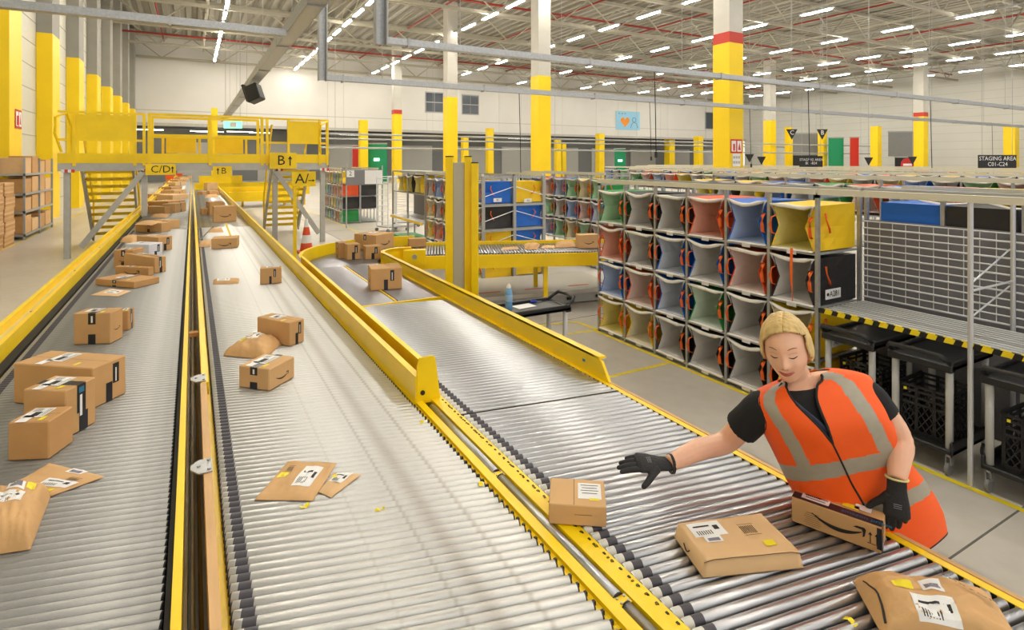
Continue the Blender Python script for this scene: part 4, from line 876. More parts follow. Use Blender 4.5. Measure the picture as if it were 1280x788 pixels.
# infeed line mailers
for i, (q, lab) in enumerate([([(655,312), (672,312), (675,306), (655,306)], 'puffy kraft bag lying on the infeed line'), ([(694,310), (720,309), (718,304), (694,305)], 'kraft bag nearest the arrow-printed carton on the infeed line'), ([(676,311), (694,310.5), (693,307), (677,307.5)], 'thin pale mailer between two kraft bags on the infeed'), ([(626,313), (648,312), (648,309), (628,309.5)], 'flat pale mailer lying next to the yellow posts on the infeed')]):
    surf_pack('paper_bag' if i < 2 else 'paper_mailer', lab, q, 0.03 if i < 2 else 0.008, 0.03 if i < 2 else 0.006, 3+i, KRAFT if i < 2 else CARD[3], 14, 10, 0.012 if i < 2 else 0.003, edge=0.2)
# ------------------------------------------------------------------ tote-bag shelving
XS, BW, BD, BH = 4.60, 0.505, 0.60, 0.44
LIN = {'green': (210, 240, 212), 'grey': (232, 230, 228), 'salmon': (252, 204, 186), 'lblue': (204, 220, 250), 'yellow': (250, 238, 160), 'pink': (244, 224, 217),
       'bluegrey': (222, 228, 240), 'sage': (226, 238, 225), 'beige': (248, 240, 214)}
OUT = {'green': (34, 140, 66), 'black': (42, 40, 42), 'orange': (226, 84, 36), 'blue': (24, 104, 206), 'yellow': (242, 200, 20)}
for k_, c_ in LIN.items(): mat('lining_'+k_, c_, 0.75, var=0.05, vscale=5, bump=0.12, bscale=14)
for k_, c_ in OUT.items(): mat('bag_'+k_, c_, 0.55, var=0.05, vscale=6, bump=0.2, bscale=10)
def bag_profile(x, inset, wob):
    q = 1 - x/BD; p = 0.085*q**1.3; w2 = BW/2 - 0.022 - inset; h0 = 0.012 + inset; h1 = BH - 0.03 - inset; sag = 0.03*q
    L = []
    for (ty, tz) in [(-1, 0), (-1, .25), (-1, .5), (-1, .75), (-1, 1), (-.6, 1), (-.2, 1), (.2, 1), (.6, 1), (1, 1), (1, .75), (1, .5), (1, .25), (1, 0), (.5, 0), (0, 0), (-.5, 0)]:
        pin = p*(1-abs(2*tz-1)**1.1); y = ty*(w2-pin) if abs(ty) == 1 else ty*w2
        z = h0 + (h1-h0)*tz
        if tz == 1: z -= sag*(1-abs(ty)**2) + wob*math.sin(ty*3+1)*q
        L.append((y, z))
    return L
def bag_meshes(wob):
    n = 17; xs = [0, 0.06, 0.16, 0.32, 0.46, BD]
    def loft(inset, x0):
        mb = MB(); vs = []
        for i, x in enumerate(xs):
            xx = min(x, BD - (0.01 if inset else 0)) + (x0 if i == 0 else 0)
            vs += [(xx, y, z) for y, z in bag_profile(x, inset, wob)]
        fs = [(i*n+k, i*n+(k+1) % n, (i+1)*n+(k+1) % n, (i+1)*n+k) for i in range(len(xs)-1) for k in range(n)]
        fs.append(tuple((len(xs)-1)*n+k for k in range(n)))
        return mb.add(vs, fs)
    outer = loft(0, 0).mesh('shell', MC['bag_black']); inner = loft(0.007, 0.0).mesh('lining', MC['lining_grey'])
    fr = bag_profile(0, 0.004, wob)
    topl = [(-0.012, y, z) for y, z in fr[3:11]]; bot = [(-0.006, y, z) for y, z in [fr[13], fr[14], fr[15], fr[16], fr[0]]]
    hem = MB().tube(topl, [0.012, 0.02, 0.024, 0.022, 0.025, 0.022, 0.02, 0.012], 8, flat=0.8).mesh('rolled_hem', HEM, True)
    lip = MB().grid(lambda u, v: (-0.03*v, (u-.5)*(BW-0.05), 0.016-0.012*v), 6, 2).mesh('lower_lip', HEM)
    edge = []
    for s in (0, 1):
        side = [fr[i] for i in ((0, 1, 2, 3, 4) if s == 0 else (9, 10, 11, 12, 13))]
        edge.append(MB().tube([(-0.003, y, z) for y, z in side], 0.006, 6).mesh('edge_binding', MC['bag_black']))
    hd = []
    for s in (-1, 1):
        yb = s*(BW/2-0.075)
        hd.append(MB().tube([(0.02, yb+s*0.01, 0.30), (-0.03, yb+s*0.03, 0.28), (-0.045, yb+s*0.035, 0.21), (-0.03, yb+s*0.03, 0.14), (0.02, yb+s*0.01, 0.12)], 0.016, 6, flat=0.35).mesh('handle', ORANGE, True))
    sh = [MB().tube([(0.18, s*(BW/2-0.035), 0.33), (0.16, s*(BW/2-0.012), 0.27), (0.2, s*(BW/2-0.012), 0.2), (0.24, s*(BW/2-0.035), 0.16)], 0.011, 6, flat=0.7).mesh('side_handle', ORANGE, True) for s in (-1, 1)]
    tagm = MB().box((BD-0.02, -0.05, 0.36), (BD-0.016, 0.05, 0.40)).mesh('tag', PAPER)
    return outer, inner, hem, lip, edge, hd, sh, tagm
BM = [bag_meshes(0.0), bag_meshes(0.012), bag_meshes(-0.012)]
def setmat(o, m):
    o.material_slots[0].link = 'OBJECT'; o.material_slots[0].material = m; return o
def bag(loc, rz, lining, outer, label, group, v=0, full=True):
    M = BM[v % 3]
    t = thing('tote_bag', label, 'bag', loc, rz, group)
    setmat(link('shell', M[0], t), MC['bag_'+outer]); setmat(link('lining', M[1], t), MC['lining_'+lining])
    link('rolled_hem', M[2], t)
    if full:
        link('lower_lip', M[3], t)
        for e in M[4]: setmat(link('edge_binding', e, t), MC['bag_'+outer])
        for e in M[5]: link('handle', e, t)
        for e in M[6]: link('side_handle', e, t)
    return t
def shelving(label, x0, ys, zs, depth=0.62, face=-1, ztop=1.93, back=False):
    t = thing('shelving_unit', label, 'shelf', (x0, 0, 0)); sx = -face
    for y in ys:
        for x in (0, depth):
            MB().box((min(sx*x, sx*x+sx*0.03)-0.0, y-0.015, 0), (max(sx*x, sx*x+sx*0.03), y+0.015, ztop)).build('upright', STEEL, t)
    for z in zs:
        for a, b in zip(ys[:-1], ys[1:]):
            lo, hi = min(a, b)+0.015, max(a, b)-0.015
            s_ = MB().box((min(0, sx*depth), lo, z-0.03), (max(0, sx*depth), hi, z-0.012)).build('shelf', STEELP, t)
            MB().box((min(-sx*0.004, 0), (lo+hi)/2-0.045, z-0.045), (max(-sx*0.004, 0), (lo+hi)/2+0.045, z-0.008)).build('label_holder', PAPER, s_)
    lo, hi = min(ys), max(ys)
    MB().box((min(-sx*0.02, sx*0.03), lo, ztop-0.01), (max(-sx*0.02, sx*0.03), hi, ztop+0.04)).build('top_rail', mat('cream_rail', (214, 210, 190), 0.45), t)
    MB().box((min(sx*depth, sx*(depth+0.05)), lo, ztop-0.005), (max(sx*depth, sx*(depth+0.05)), hi, ztop+0.03)).build('top_rail', STEELP, t)
    for a in (lo, hi): MB().box((min(0, sx*depth), a-0.015, ztop-0.04), (max(0, sx*depth), a+0.015, ztop-0.005)).build('end_tie', STEEL, t)
    return t
YS = [5.88, 5.37, 4.85, 4.37, 3.86, 3.38, 2.92]
ZS = [1.43, 0.97, 0.515, 0.06]
shelving('main steel shelving of soft tote bags facing the packing line', XS, YS, ZS)
GRID = [[('green','green'),('grey','black'),('grey','black'),('salmon','orange'),('lblue','blue'),('yellow','yellow')],
        [('salmon','orange'),('grey','black'),('bluegrey','blue'),('grey','blue'),('pink','orange'),('grey','black')],
        [('lblue','blue'),('pink','orange'),('bluegrey','blue'),('sage','green'),('grey','black'),('beige','yellow')],
        [('yellow','yellow'),('beige','yellow'),('grey','black'),('grey','black'),('grey','black'),('beige','yellow')]]
LN = {'green': 'pale green', 'grey': 'grey', 'salmon': 'salmon', 'lblue': 'light blue', 'yellow': 'yellow', 'pink': 'pinkish', 'bluegrey': 'bluish grey', 'sage': 'sage', 'beige': 'beige'}
RN = ['top', 'second', 'third', 'bottom']; CN = ['sixth', 'fifth', 'fourth', 'third', 'second', 'first']
random.seed(11)
for r in range(4):
    for c in range(6):
        ym = (YS[c]+YS[c+1])/2; w_ = YS[c]-YS[c+1]
        li, ou = GRID[r][c]
        b = bag((XS+0.012, ym, ZS[r]-0.012), random.uniform(-0.02, 0.02), li, ou, '%s-lined %s tote bag, %s shelf, %s bay from the wire-backed rack' % (LN[li], ou, RN[r], CN[c]), 'open tote bags on the main shelving', r+c)
        b.scale = (1, (w_-0.012)/BW, 1)
# code label on the black bag's side, loose strap
lb_ = plate('code_label', 'white code card on the side of the black bag beside the wire rack', 'label', (XS+0.22, YS[6]-0.012+0.0, ZS[1]+0.09), (1, 0, 0), UZ, 0.22, 0.085, PAPER, [('A281', INK, 0.07, 0.015, 0)], 0.004)
MB().cyl((-0.08, 0, 0), (-0.08, 0, 0.004), 0.014, 12).build('dot', INK, lb_)
lb_ = plate('code_label', 'white code card on the yellow bag under the wire deck', 'label', (XS+0.26, YS[6]-0.012, ZS[2]+0.12), (1, 0, 0), UZ, 0.2, 0.08, PAPER, [('A3', INK, 0.06, 0, 0)], 0.004)
st = MB().tube([(XS-0.03, 3.13, 1.44), (XS-0.035, 3.13, 1.2), (XS-0.03, 3.12, 0.98)], 0.012, 6, flat=0.3).build('loose_strap', ORANGE); tag(st, 'orange webbing strap hanging down in front of a grey-lined bag', 'strap')
# ------------------------------------------------------------------ wire-backed rack beside the bags
rk = thing('wire_rack', 'steel rack with wire deck, mesh back and black-yellow striped edge', 'rack', (XS, 0, 0))
RY = [2.90, 1.83, 0.74]; ZG = 0.95; XB = 0.66
for y in RY[1:]:
    for x in (0, XB): MB().cyl((x, y, 0), (x, y, 1.93), 0.017, 10).build('upright', mat('bright_upright', (206, 208, 212), 0.35, 0.5), rk)
MB().box((-0.02, RY[2], 1.92), (0.03, RY[0], 1.97)).build('top_rail', mat('cream_rail', (214, 210, 190)), rk)
MB().box((XB, RY[2], 1.92), (XB+0.05, RY[0], 1.955)).build('top_rail', STEELP, rk)
MB().box((XB+0.02, RY[2], 0.1), (XB+0.03, RY[0], 1.68)).build('back_sheet', mat('grey_back_sheet', (124, 124, 132), 0.55, var=0.04), rk)
WIRE = mat('bright_wire', (226, 230, 236), 0.35, 0.3)
for i in range(12):
    z = 0.99 + i*0.0615
    MB().cyl((XB+0.005, RY[2], z), (XB+0.005, RY[0], z), 0.0065 if i % 2 else 0.0085, 6).build('back_wire', WIRE, rk)
for i in range(21):
    y = RY[2] + 0.05 + i*0.104
    MB().cyl((XB+0.012, y, 0.98), (XB+0.012, y, 1.67), 0.0035, 5).build('back_wire', WIRE, rk)
for i in range(11):
    x = 0.03 + i*0.060; MB().cyl((x, RY[2], ZG), (x, RY[0], ZG), 0.008, 6).build('deck_wire', WIRE, rk)
for i in range(18):
    y = RY[2] + 0.04 + i*0.122; MB().cyl((0, y, ZG-0.010), (XB, y, ZG-0.010), 0.005, 5).build('deck_wire', WIRE, rk)
for a, b in zip(RY[:-1], RY[1:]):
    MB().cyl((0.3, a, ZG-0.03), (0.3, b, ZG-0.03), 0.012, 6).build('deck_support', WIRE, rk)
    MB().cyl((0.02, b+0.02, 1.35), (XB, b+0.02, 1.55), 0.006, 6).build('brace_rod', WIRE, rk); MB().cyl((0.02, b+0.02, 1.12), (XB, b+0.02, 1.28), 0.006, 6).build('brace_rod', WIRE, rk)
    MB().cyl((0.0, b, 1.32), (XB, b, 1.32), 0.008, 6).build('brace_rod', WIRE, rk)
HY_, HB_ = mat('hazard_yellow', (248, 220, 30), 0.4), mat('hazard_black', (28, 28, 28), 0.4)
MB().box((-0.006, RY[2], ZG-0.02), (0.004, RY[0], ZG+0.016)).build('deck_edge', HB_, rk)
n_ = 20
for i in range(n_):
    y0 = RY[2] + (RY[0]-RY[2])*i/n_; w_ = (RY[0]-RY[2])/n_*0.55
    MB().prism([(y0, ZG-0.02), (y0+w_, ZG-0.02), (y0+w_-0.014, ZG+0.016), (y0-0.014+0.014*(i == 0), ZG+0.016)], lambda a, b, h: (-0.006-h, a, b), 0.0012).build('yellow_stripe', HY_, rk)
    MB().prism([(y0, -0.004), (y0+w_, -0.004), (y0+w_+0.014, 0.022), (y0+0.014, 0.022)], lambda a, b, h: (b, a, ZG+0.0165+h), 0.0012).build('yellow_stripe', HY_, rk)
MB().box((-0.005, RY[2], ZG+0.010), (0.022, RY[0], ZG+0.0162)).build('deck_edge', HB_, rk)
# bags on the row behind, showing over the mesh back
for i, (y, c, lab) in enumerate([(2.55, 'blue', 'beside the yellow bag'), (2.05, 'black', 'second along'), (1.5, 'blue', 'third along'), (0.98, 'blue', 'last along')]):
    bag((XS+1.32, y, 1.43), PI, 'bluegrey', c, '%s tote bag over the mesh back of the wire rack, %s' % (c, lab), 'bags behind the wire rack', i)
shelving('steel shelving back to back with the wire rack', XS+1.33, [2.9, 2.3, 1.78, 1.24, 0.72], [1.43, 0.97, 0.515], 0.6, 1)
# ------------------------------------------------------------------ black utility carts
LEGM = mat('cart_post_grey', (196, 196, 194), 0.4)
def cart(label, loc, rz, L=0.62, W=0.42, zt_=0.80, tray2=True, caster=True, group=None):
    t = thing('utility_cart', label, 'cart', loc, rz, group)      # handle at -x end, x along the cart
    tr = MB().cbox((-L/2, -W/2, zt_-0.06), (L/2, W/2, zt_-0.025), 0.008)
    tr.build('top_tray', BLACKP, t)
    for s in (-1, 1): MB().cbox((-L/2, s*W/2-(0.025 if s > 0 else 0), zt_-0.06), (L/2, s*W/2+(0 if s > 0 else 0.025), zt_), 0.006).build('tray_lip', BLACKP, t)
    MB().cbox((L/2-0.025, -W/2, zt_-0.06), (L/2, W/2, zt_), 0.006).build('tray_lip', BLACKP, t)
    hx = -L/2
    MB().tube([(hx+0.05, -W/2+0.02, zt_-0.03), (hx-0.03, -W/2+0.02, zt_+0.02), (hx-0.07, -W/2+0.05, zt_+0.05), (hx-0.075, 0, zt_+0.055), (hx-0.07, W/2-0.05, zt_+0.05), (hx-0.03, W/2-0.02, zt_+0.02), (hx+0.05, W/2-0.02, zt_-0.03)], 0.017, 8).build('push_handle', BLACKP, t, True)
    MB().cbox((hx-0.01, -W/2, zt_-0.075), (hx+0.05, W/2, zt_-0.02), 0.008).build('handle_bridge', BLACKP, t)
    for sx in (-1, 1):
        for sy in (-1, 1):
            x, y = sx*(L/2-0.04), sy*(W/2-0.035)
            MB().cyl((x, y, 0.16), (x, y, zt_-0.05), 0.024, 12).build('post', LEGM, t, True)
            c = MB().box((x-0.02, y-0.018, 0.075), (x+0.02, y-0.012, 0.15)).box((x-0.02, y+0.012, 0.075), (x+0.02, y+0.018, 0.15)).box((x-0.02, y-0.018, 0.13), (x+0.02, y+0.018, 0.15)).build('caster', STEEL, t)
            MB().cyl((x-0.012, y-0.011, 0.045), (x-0.012, y+0.011, 0.045), 0.044, 16).build('wheel', mat('grey_rubber', (120, 120, 122), 0.5), c)
    if tray2:
        MB().cbox((-L/2, -W/2, 0.15), (L/2, W/2, 0.185), 0.008).build('lower_tray', BLACKP, t)
        for s in (-1, 1): MB().cbox((-L/2, s*W/2-(0.02 if s > 0 else 0), 0.15), (L/2, s*W/2+(0 if s > 0 else 0.02), 0.24), 0.006).build('tray_lip', BLACKP, t)
    return t
CARTS = [('black cart parked under the rack next to the yellow bag', 2.66), ('black cart with grey posts holding a lattice crate under the rack', 2.14), ('black cart behind the round rack upright', 1.56)]
for lab, y in CARTS: cart(lab, (XS+0.30, y, 0), 0.0)
def crate(label, loc, rz, L=0.36, W=0.34, Hh=0.36):
    t = thing('plastic_crate', label, 'crate', loc, rz)
    MB().box((-L/2, -W/2, 0), (L/2, W/2, 0.015)).build('floor_panel', BLACKP, t)
    for (ax, s) in (('x', -1), ('x', 1), ('y', -1), ('y', 1)):
        mb = MB(); ln = W if ax == 'x' else L; f = (lambda a, b, h: (s*L/2-s*h, a, b)) if ax == 'x' else (lambda a, b, h: (a, s*W/2-s*h, b))
        def bar(p, q, wd=0.007):
            d = Vector((q[0]-p[0], q[1]-p[1])); n = Vector((-d.y, d.x)).normalized()*wd/2
            mb.prism([(p[0]-n.x, p[1]-n.y), (q[0]-n.x, q[1]-n.y), (q[0]+n.x, q[1]+n.y), (p[0]+n.x, p[1]+n.y)], f, 0.008)
        for z in (0.02, Hh*0.62, Hh*0.75, Hh*0.88, Hh-0.01): bar((-ln/2, z), (ln/2, z), 0.018)
        for a in (-ln/2+.012, -ln/6, ln/6, ln/2-.012): bar((a, 0), (a, Hh), 0.02)
        k_ = 7
        for i in range(k_):
            a, b = -ln/2 + ln*i/k_, -ln/2 + ln*(i+1)/k_
            for j in range(3): z0, z1 = Hh*(0.02+0.2*j), Hh*(0.02+0.2*(j+1)); bar((a, z0), (b, z1)); bar((a, z1), (b, z0))
        mb.build('lattice_side', BLACKP, t)
    for s in (-1, 1): MB().tube([(-L/2, s*W/2, Hh), (L/2, s*W/2, Hh)], 0.009, 6).build('top_rim', BLACKP, t)
    MB().box((-L/2-0.002, W/2-0.05, Hh-0.05), (-L/2, W/2-0.03, Hh-0.03)).build('corner_clip', YSTK, t)
    return t
crate('black lattice crate standing on the cart with grey posts', (XS+0.24, 2.14, 0.186), 0.05)
crate('black lattice crate on the cart behind the round upright', (XS+0.22, 1.50, 0.186), -0.05)
crate('black lattice crate on the cart beside the yellow bag', (XS+0.36, 2.66, 0.186), 0.0)
# small trolley between packing line and shelves, with bottle, sheet and marker
tr_ = cart('small black trolley with one looped handle behind the packing line guard', (2.78, 4.57, 0), PI, 0.66, 0.36, 0.855, True)
p = on(636, 388, 0.831); bt = thing('water_bottle', 'tall clear blue water bottle on the black trolley', 'bottle', p)
BLU = mat('blue_bottle', (120, 178, 232), 0.15, alpha=0.85, coat=0.3)
MB().lathe([(0, 0.0), (0.030, 0.0), (0.034, 0.01), (0.034, 0.06), (0.031, 0.07), (0.034, 0.08), (0.034, 0.15), (0.030, 0.17), (0.018, 0.205), (0.014, 0.21), (0.014, 0.215)], 18).build('bottle_body', BLU, bt, True)
MB().lathe([(0.0345, 0.085), (0.0348, 0.09), (0.0348, 0.14), (0.0345, 0.145)], 18).build('paper_band', mat('bottle_label', (150, 190, 235), 0.5), bt, True)
MB().lathe([(0.019, 0.205), (0.0195, 0.225), (0.012, 0.235), (0.010, 0.243), (0, 0.245)], 14).build('cap', WHITEP, bt, True)
p = on(655, 383, 0.832); o = MB().grid(lambda u, v: ((u-.5)*0.2, (v-.5)*0.13, 0.001), 2, 2).build('paper_sheet', PAPER, None, False, p, 0.1); tag(o, 'loose white sheet lying on the black trolley', 'paper')
p = on(668, 378, 0.835); mk = thing('marker_pen', 'bright blue marker lying on the black trolley', 'pen', p, -0.3)
MB().cyl((-0.03, 0, 0.008), (0.02, 0, 0.008), 0.010, 10).build('barrel', mat('marker_blue', (20, 60, 210), 0.35), mk); MB().cyl((0.02, 0, 0.008), (0.07, 0, 0.006), 0.003, 8).build('tip', STEEL, mk); MB().cyl((-0.038, 0, 0.008), (-0.03, 0, 0.008), 0.013, 10).build('end_ring', mat('marker_blue', (20, 60, 210)), mk)
# ------------------------------------------------------------------ further rows of shelving
FARC = [('lblue','blue'), ('salmon','orange'), ('grey','black'), ('yellow','yellow'), ('green','green'), ('grey','black'), ('pink','orange'), ('beige','yellow'), ('bluegrey','blue')]
# block behind the infeed: its end shows big side panels
ys2 = [9.25 + 0.47*i for i in range(7)]
shelving('end-on shelving block with blue, black and yellow bags behind the infeed line', XS, ys2, ZS)
shelving('shelving facing away behind the infeed line block', XS+1.3, ys2[:4], ZS, 0.62, 1)
ENDL = [('lblue','blue'), ('grey','black'), ('yellow','yellow'), ('yellow','yellow')]; ENDR = [('yellow','yellow'), ('lblue','blue'), ('bluegrey','blue'), ('yellow','yellow')]
SP = ['top', 'second', 'third', 'bottom']
for r in range(4):
    for c in range(6):
        li, ou = ENDL[r] if c == 0 else FARC[(r*5+c*2+1) % 9]
        lab = '%s bag side facing the infeed line, %s shelf, beside the yellow posts' % (ou, SP[r]) if c == 0 else 'narrow-looking open tote bag on the shelving behind the yellow posts'
        b = bag((XS+0.01, (ys2[c]+ys2[c+1])/2, ZS[r]-0.012), 0, li, ou, lab, 'end bags behind the infeed' if c == 0 else 'open bags behind the yellow posts', c, True); b.scale.y = 0.91
    li, ou = ENDR[r]
    b = bag((XS+1.29, ys2[0]+0.235, ZS[r]-0.012), PI, li, ou, '%s bag side facing the infeed line, %s shelf, right of the middle upright' % (ou, SP[r]), 'end bags behind the infeed', r); b.scale.y = 0.91
for (dx, r, s) in ((0.3, 0, 'B1'), (0.95, 0, 'A2'),):
    plate('code_label', 'small white code card on the %s bag end behind the infeed' % ('blue' if dx < 0.5 else 'yellow'), 'label', (XS+dx, 9.235, ZS[0]+0.06 - (0.03 if dx > .5 else 0)), RX, UZ, 0.17, 0.07, PAPER, [(s, INK, 0.05, 0, 0)], 0.004)
et = thing('end_bracing', 'thin white diagonal braces on the shelving end behind the infeed', 'brace', (XS, 9.22, 0))
for z in (0.1, 0.5, 0.95, 1.4):
    MB().cyl((0, 0, z+0.15), (0.63, 0, z+0.33), 0.008, 6).build('brace_rod', WIRE, et); MB().cyl((0.67, 0, z+0.33), (1.3, 0, z+0.15), 0.008, 6).build('brace_rod', WIRE, et)
for x in (0, 0.65, 1.3): MB().box((x-0.03, -0.01, 0), (x+0.03, 0.02, 1.93)).build('end_upright', STEELP, et)
for z in (0.04, 0.49, 0.95, 1.41): MB().box((0, -0.015, z-0.04), (1.3, 0.015, z)).build('end_beam', STEELP, et)
# second row to the right of it
ys3 = [9.0 + 0.46*i for i in range(8)]
shelving('shelving of pale bags between the infeed and the column row', 7.2, ys3, ZS)
for r in range(3):
    for c in range(7):
        li, ou = [('green','green'), ('beige','yellow'), ('green','green'), ('bluegrey','blue'), ('pink','orange'), ('lblue','blue'), ('grey','black')][(c+r*3) % 7]
        b = bag((7.21, (ys3[c]+ys3[c+1])/2, ZS[r]-0.012), 0, li, ou, 'pale open tote bag on the shelving between the infeed and the columns', 'open bags between the infeed and the columns', c+r, True); b.scale.y = 0.9
# rows beyond the main shelving, only their upper parts show
k = 0
for ri, (xr, ya, yb) in enumerate([(8.6, -3.0, 8.0), (12.2, -4.0, 14.0), (16.0, -4.0, 20.0), (20.5, -4, 24), (26, -2, 28)]):
    n_ = int((yb-ya)/1.5); ysr = [ya + 1.5*i for i in range(n_+1)]
    shelving('long shelving row beyond the main bag shelves, %s' % ['nearest', 'second', 'third', 'fourth', 'fifth'][ri] , xr, ysr, [1.43, 0.97], 0.6, -1, 1.95)
    for j, y in enumerate([ya + 0.5*i + 0.25 for i in range(int((yb-ya)/0.5))]):
        if y < (xr*0.02 + 1.0) or (ri > 2 and j % 2): continue
        li, ou = FARC[(j*7+ri*2) % 9]
        b = bag((xr+0.01, y, 1.44), 0, li, ou, 'tote bag on a far shelving row, only its top showing', 'bags on the far shelving rows', j, False); k += 1
# far shelves past the roll cages
ys4 = [12.2, 13.4, 14.6]
t = thing('wire_rack', 'far steel rack with a grey sheet back and a light deck past the yellow posts', 'rack', (XS, 0, 0))
for y in ys4:
    for x in (0, 0.6): MB().box((x, y-0.02, 0), (x+0.035, y+0.02, 1.95)).build('upright', STEELP, t)
MB().box((0.6, 12.2, 0.8), (0.62, 14.6, 1.5)).build('back_sheet', mat('grey_back_sheet', (142, 142, 148)), t); MB().box((-0.05, 12.2, 0.78), (0.62, 14.6, 0.81)).build('deck', WHITEP, t); MB().box((-0.06, 12.2, 0.75), (-0.04, 14.6, 0.80)).build('deck_edge', YEL, t)
MB().box((0, 12.2, 0.05), (0.6, 14.6, 0.3)).build('green_bins', MC['bag_green'], t); MB().box((0, 12.2, 1.93), (0.6, 14.6, 1.97)).build('top_rail', STEELP, t)
MB().box((0, 12.2, 1.42), (0.62, 14.6, 1.445)).build('upper_shelf', STEELP, t)
for i in range(3): bag((XS+0.02, 12.7+i*0.6, 1.45), 0, 'yellow', ['yellow', 'black', 'yellow'][i], 'tote bag on top of the far rack past the yellow posts', 'bags on the far rack', i, False)
ys5 = [20.4 + 0.47*i for i in range(9)]
shelving('far bag shelving near the footbridge stair', XS, ys5, ZS); shelving('far bag shelving facing away near the footbridge stair', XS+1.3, ys5, ZS, 0.62, 1)
for r in range(4):
    for c in range(8):
        li, ou = FARC[(r*2+c*4) % 9] if c else [('yellow','yellow'), ('salmon','orange'), ('grey','black'), ('green','green')][r]
        b = bag((XS+0.01, (ys5[c]+ys5[c+1])/2, ZS[r]-0.012), 0, li, ou, 'small-looking tote bag on the far shelving near the footbridge stair', 'bags near the footbridge stair', c, False); b.scale.y = 0.9
for r in range(3):
    li, ou = [('yellow','yellow'), ('grey','black'), ('grey','black')][r]; bag((XS+1.29, ys5[0]+0.24, ZS[r]), PI, li, ou, 'tote bag end beside the grey board near the footbridge stair', 'bag ends near the footbridge stair', r, False)
p = at(456, 218+4, 19.0)
o = plate('grey_board', 'grey partition board with a white sheet numbered 2 near the stair', 'board', p, RX, UZ, 1.25, 0.5, mat('board_grey', (128, 128, 132), 0.5))
MB().box((0.0, -0.22, 0), (0.6, 0.24, 0.004)).build('white_sheet', PAPER, o); q = MB().box((-0.6, 0.02, 0), (-0.35, 0.24, 0.004)).build('number_card', PAPER, o); lettering('2', INK, 0.2, q, Matrix.Translation((-0.475, 0.13, 0.006)))
for x in (-0.6, 0.6): MB().box((x-0.02, -1.66, -0.04), (x+0.02, 0.4, -0.01)).build('upright', STEELP, o)
# roll cages
def cage(label, u, v, d, rz):
    p = at(u, v, d); t = thing('roll_cage', label, 'roll cage', (p.x, p.y, 0), rz)
    W_, D_, Hh = 0.72, 0.62, 1.72
    for x in (-W_/2, W_/2):
        for y in (-D_/2, D_/2):
            MB().cyl((x, y, 0.14), (x, y, Hh), 0.016, 8).build('upright', WIRE, t)
            MB().cyl((x, y-0.02, 0.055), (x, y+0.02, 0.055), 0.055, 12).build('caster', mat('grey_rubber', (120, 120, 122)), t)
    MB().box((-W_/2, -D_/2, 0.14), (W_/2, D_/2, 0.17)).build('base', STEELP, t)
    for i in range(9):
        z = 0.3 + i*0.17
        MB().cyl((-W_/2, -D_/2, z), (-W_/2, D_/2, z), 0.007, 6).build('side_bar', WIRE, t); MB().cyl((W_/2, -D_/2, z), (W_/2, D_/2, z), 0.007, 6).build('side_bar', WIRE, t); MB().cyl((-W_/2, D_/2, z), (W_/2, D_/2, z), 0.007, 6).build('back_bar', WIRE, t)
    MB().cyl((-W_/2, -D_/2, Hh), (W_/2, -D_/2, Hh), 0.014, 6).build('top_bar', WIRE, t); MB().cyl((-W_/2, D_/2, Hh), (W_/2, D_/2, Hh), 0.014, 6).build('top_bar', WIRE, t)
cage('empty wire roll cage with a white tag near the far rack', 490, 285, 18.0, 0.3); cage('empty wire roll cage in front of the far rack deck', 508, 290, 19.3, -0.2)
# low platform behind the infeed line
pf = thing('low_platform', 'low grey sheet-metal platform behind the black trolley', 'platform', (3.35, 7.45, 0), -0.16)
MB().box((0, 0, 0.16), (2.6, 1.3, 0.22)).build('deck', mat('platform_deck', (196, 192, 182), 0.5, 0.2), pf); MB().box((0.02, 0.03, 0.02), (2.58, 1.27, 0.16)).build('plinth', STEELP, pf)
for i in range(3): MB().box((0.35+i*0.75, 0.25, 0.22), (0.7+i*0.75, 0.31, 0.2215)).build('red_mark', mat('red_floor_mark', (214, 110, 90), 0.6), pf)
for i in range(5): MB().box((0.2+i*0.5, -0.004, 0.07), (0.3+i*0.5, 0.03, 0.11)).build('slot', DARK, pf)
# ------------------------------------------------------------------ the worker
SKIN = mat('skin', (240, 188, 158), 0.45, sss=0.15, var=0.03, vscale=30); SHIRT = mat('black_tshirt', (24, 24, 28), 0.85, bump=0.15, bscale=30)
VEST = mat('orange_vest', (255, 96, 12), 0.6, bump=0.25, bscale=9); REFL = mat('reflective_band', (166, 158, 142), 0.4, var=0.05, vscale=30); PIPING = mat('vest_piping', (28, 26, 26), 0.7)
JEANS = mat('blue_jeans', (96, 124, 164), 0.85, var=0.12, vscale=40); GLOVE = mat('black_glove', (34, 34, 37), 0.7, bump=0.3, bscale=160); HAIR = mat('blond_hair', (224, 192, 128), 0.42, var=0.13, vscale=60, stretch=(1, 1, 0.15), bump=0.4, bscale=90)
LIP = mat('lips', (204, 112, 104), 0.4); BROW = mat('brow', (150, 108, 70), 0.7); LASH = mat('lash', (60, 42, 34), 0.6); SHOE = mat('dark_shoe', (50, 50, 54), 0.6); NAVY = mat('navy_lanyard', (44, 50, 78), 0.6)
pw = thing('person', 'person in an orange hi-vis vest and black gloves reaching across the rollers', 'person', (2.42, 1.06, 0))
PO = Vector((2.42, 1.06, 0))
def rel(p): return Vector(p) - PO
def remesh(o, vox, sm=0):
    m = o.modifiers.new('remesh', 'REMESH'); m.mode = 'VOXEL'; m.voxel_size = vox; m.use_smooth_shade = True
    if sm: s = o.modifiers.new('smooth', 'SMOOTH'); s.iterations = sm; s.factor = 0.5
    return o
def capped(mb, fn, nu, nv):
    o = len(mb.v); mb.grid(fn, nu, nv, wrap=True)
    mb.f.append(tuple(o+i for i in range(nu))[::-1]); mb.m.append(0); mb.f.append(tuple(o+nv*nu+i for i in range(nu))); mb.m.append(0)
    return mb
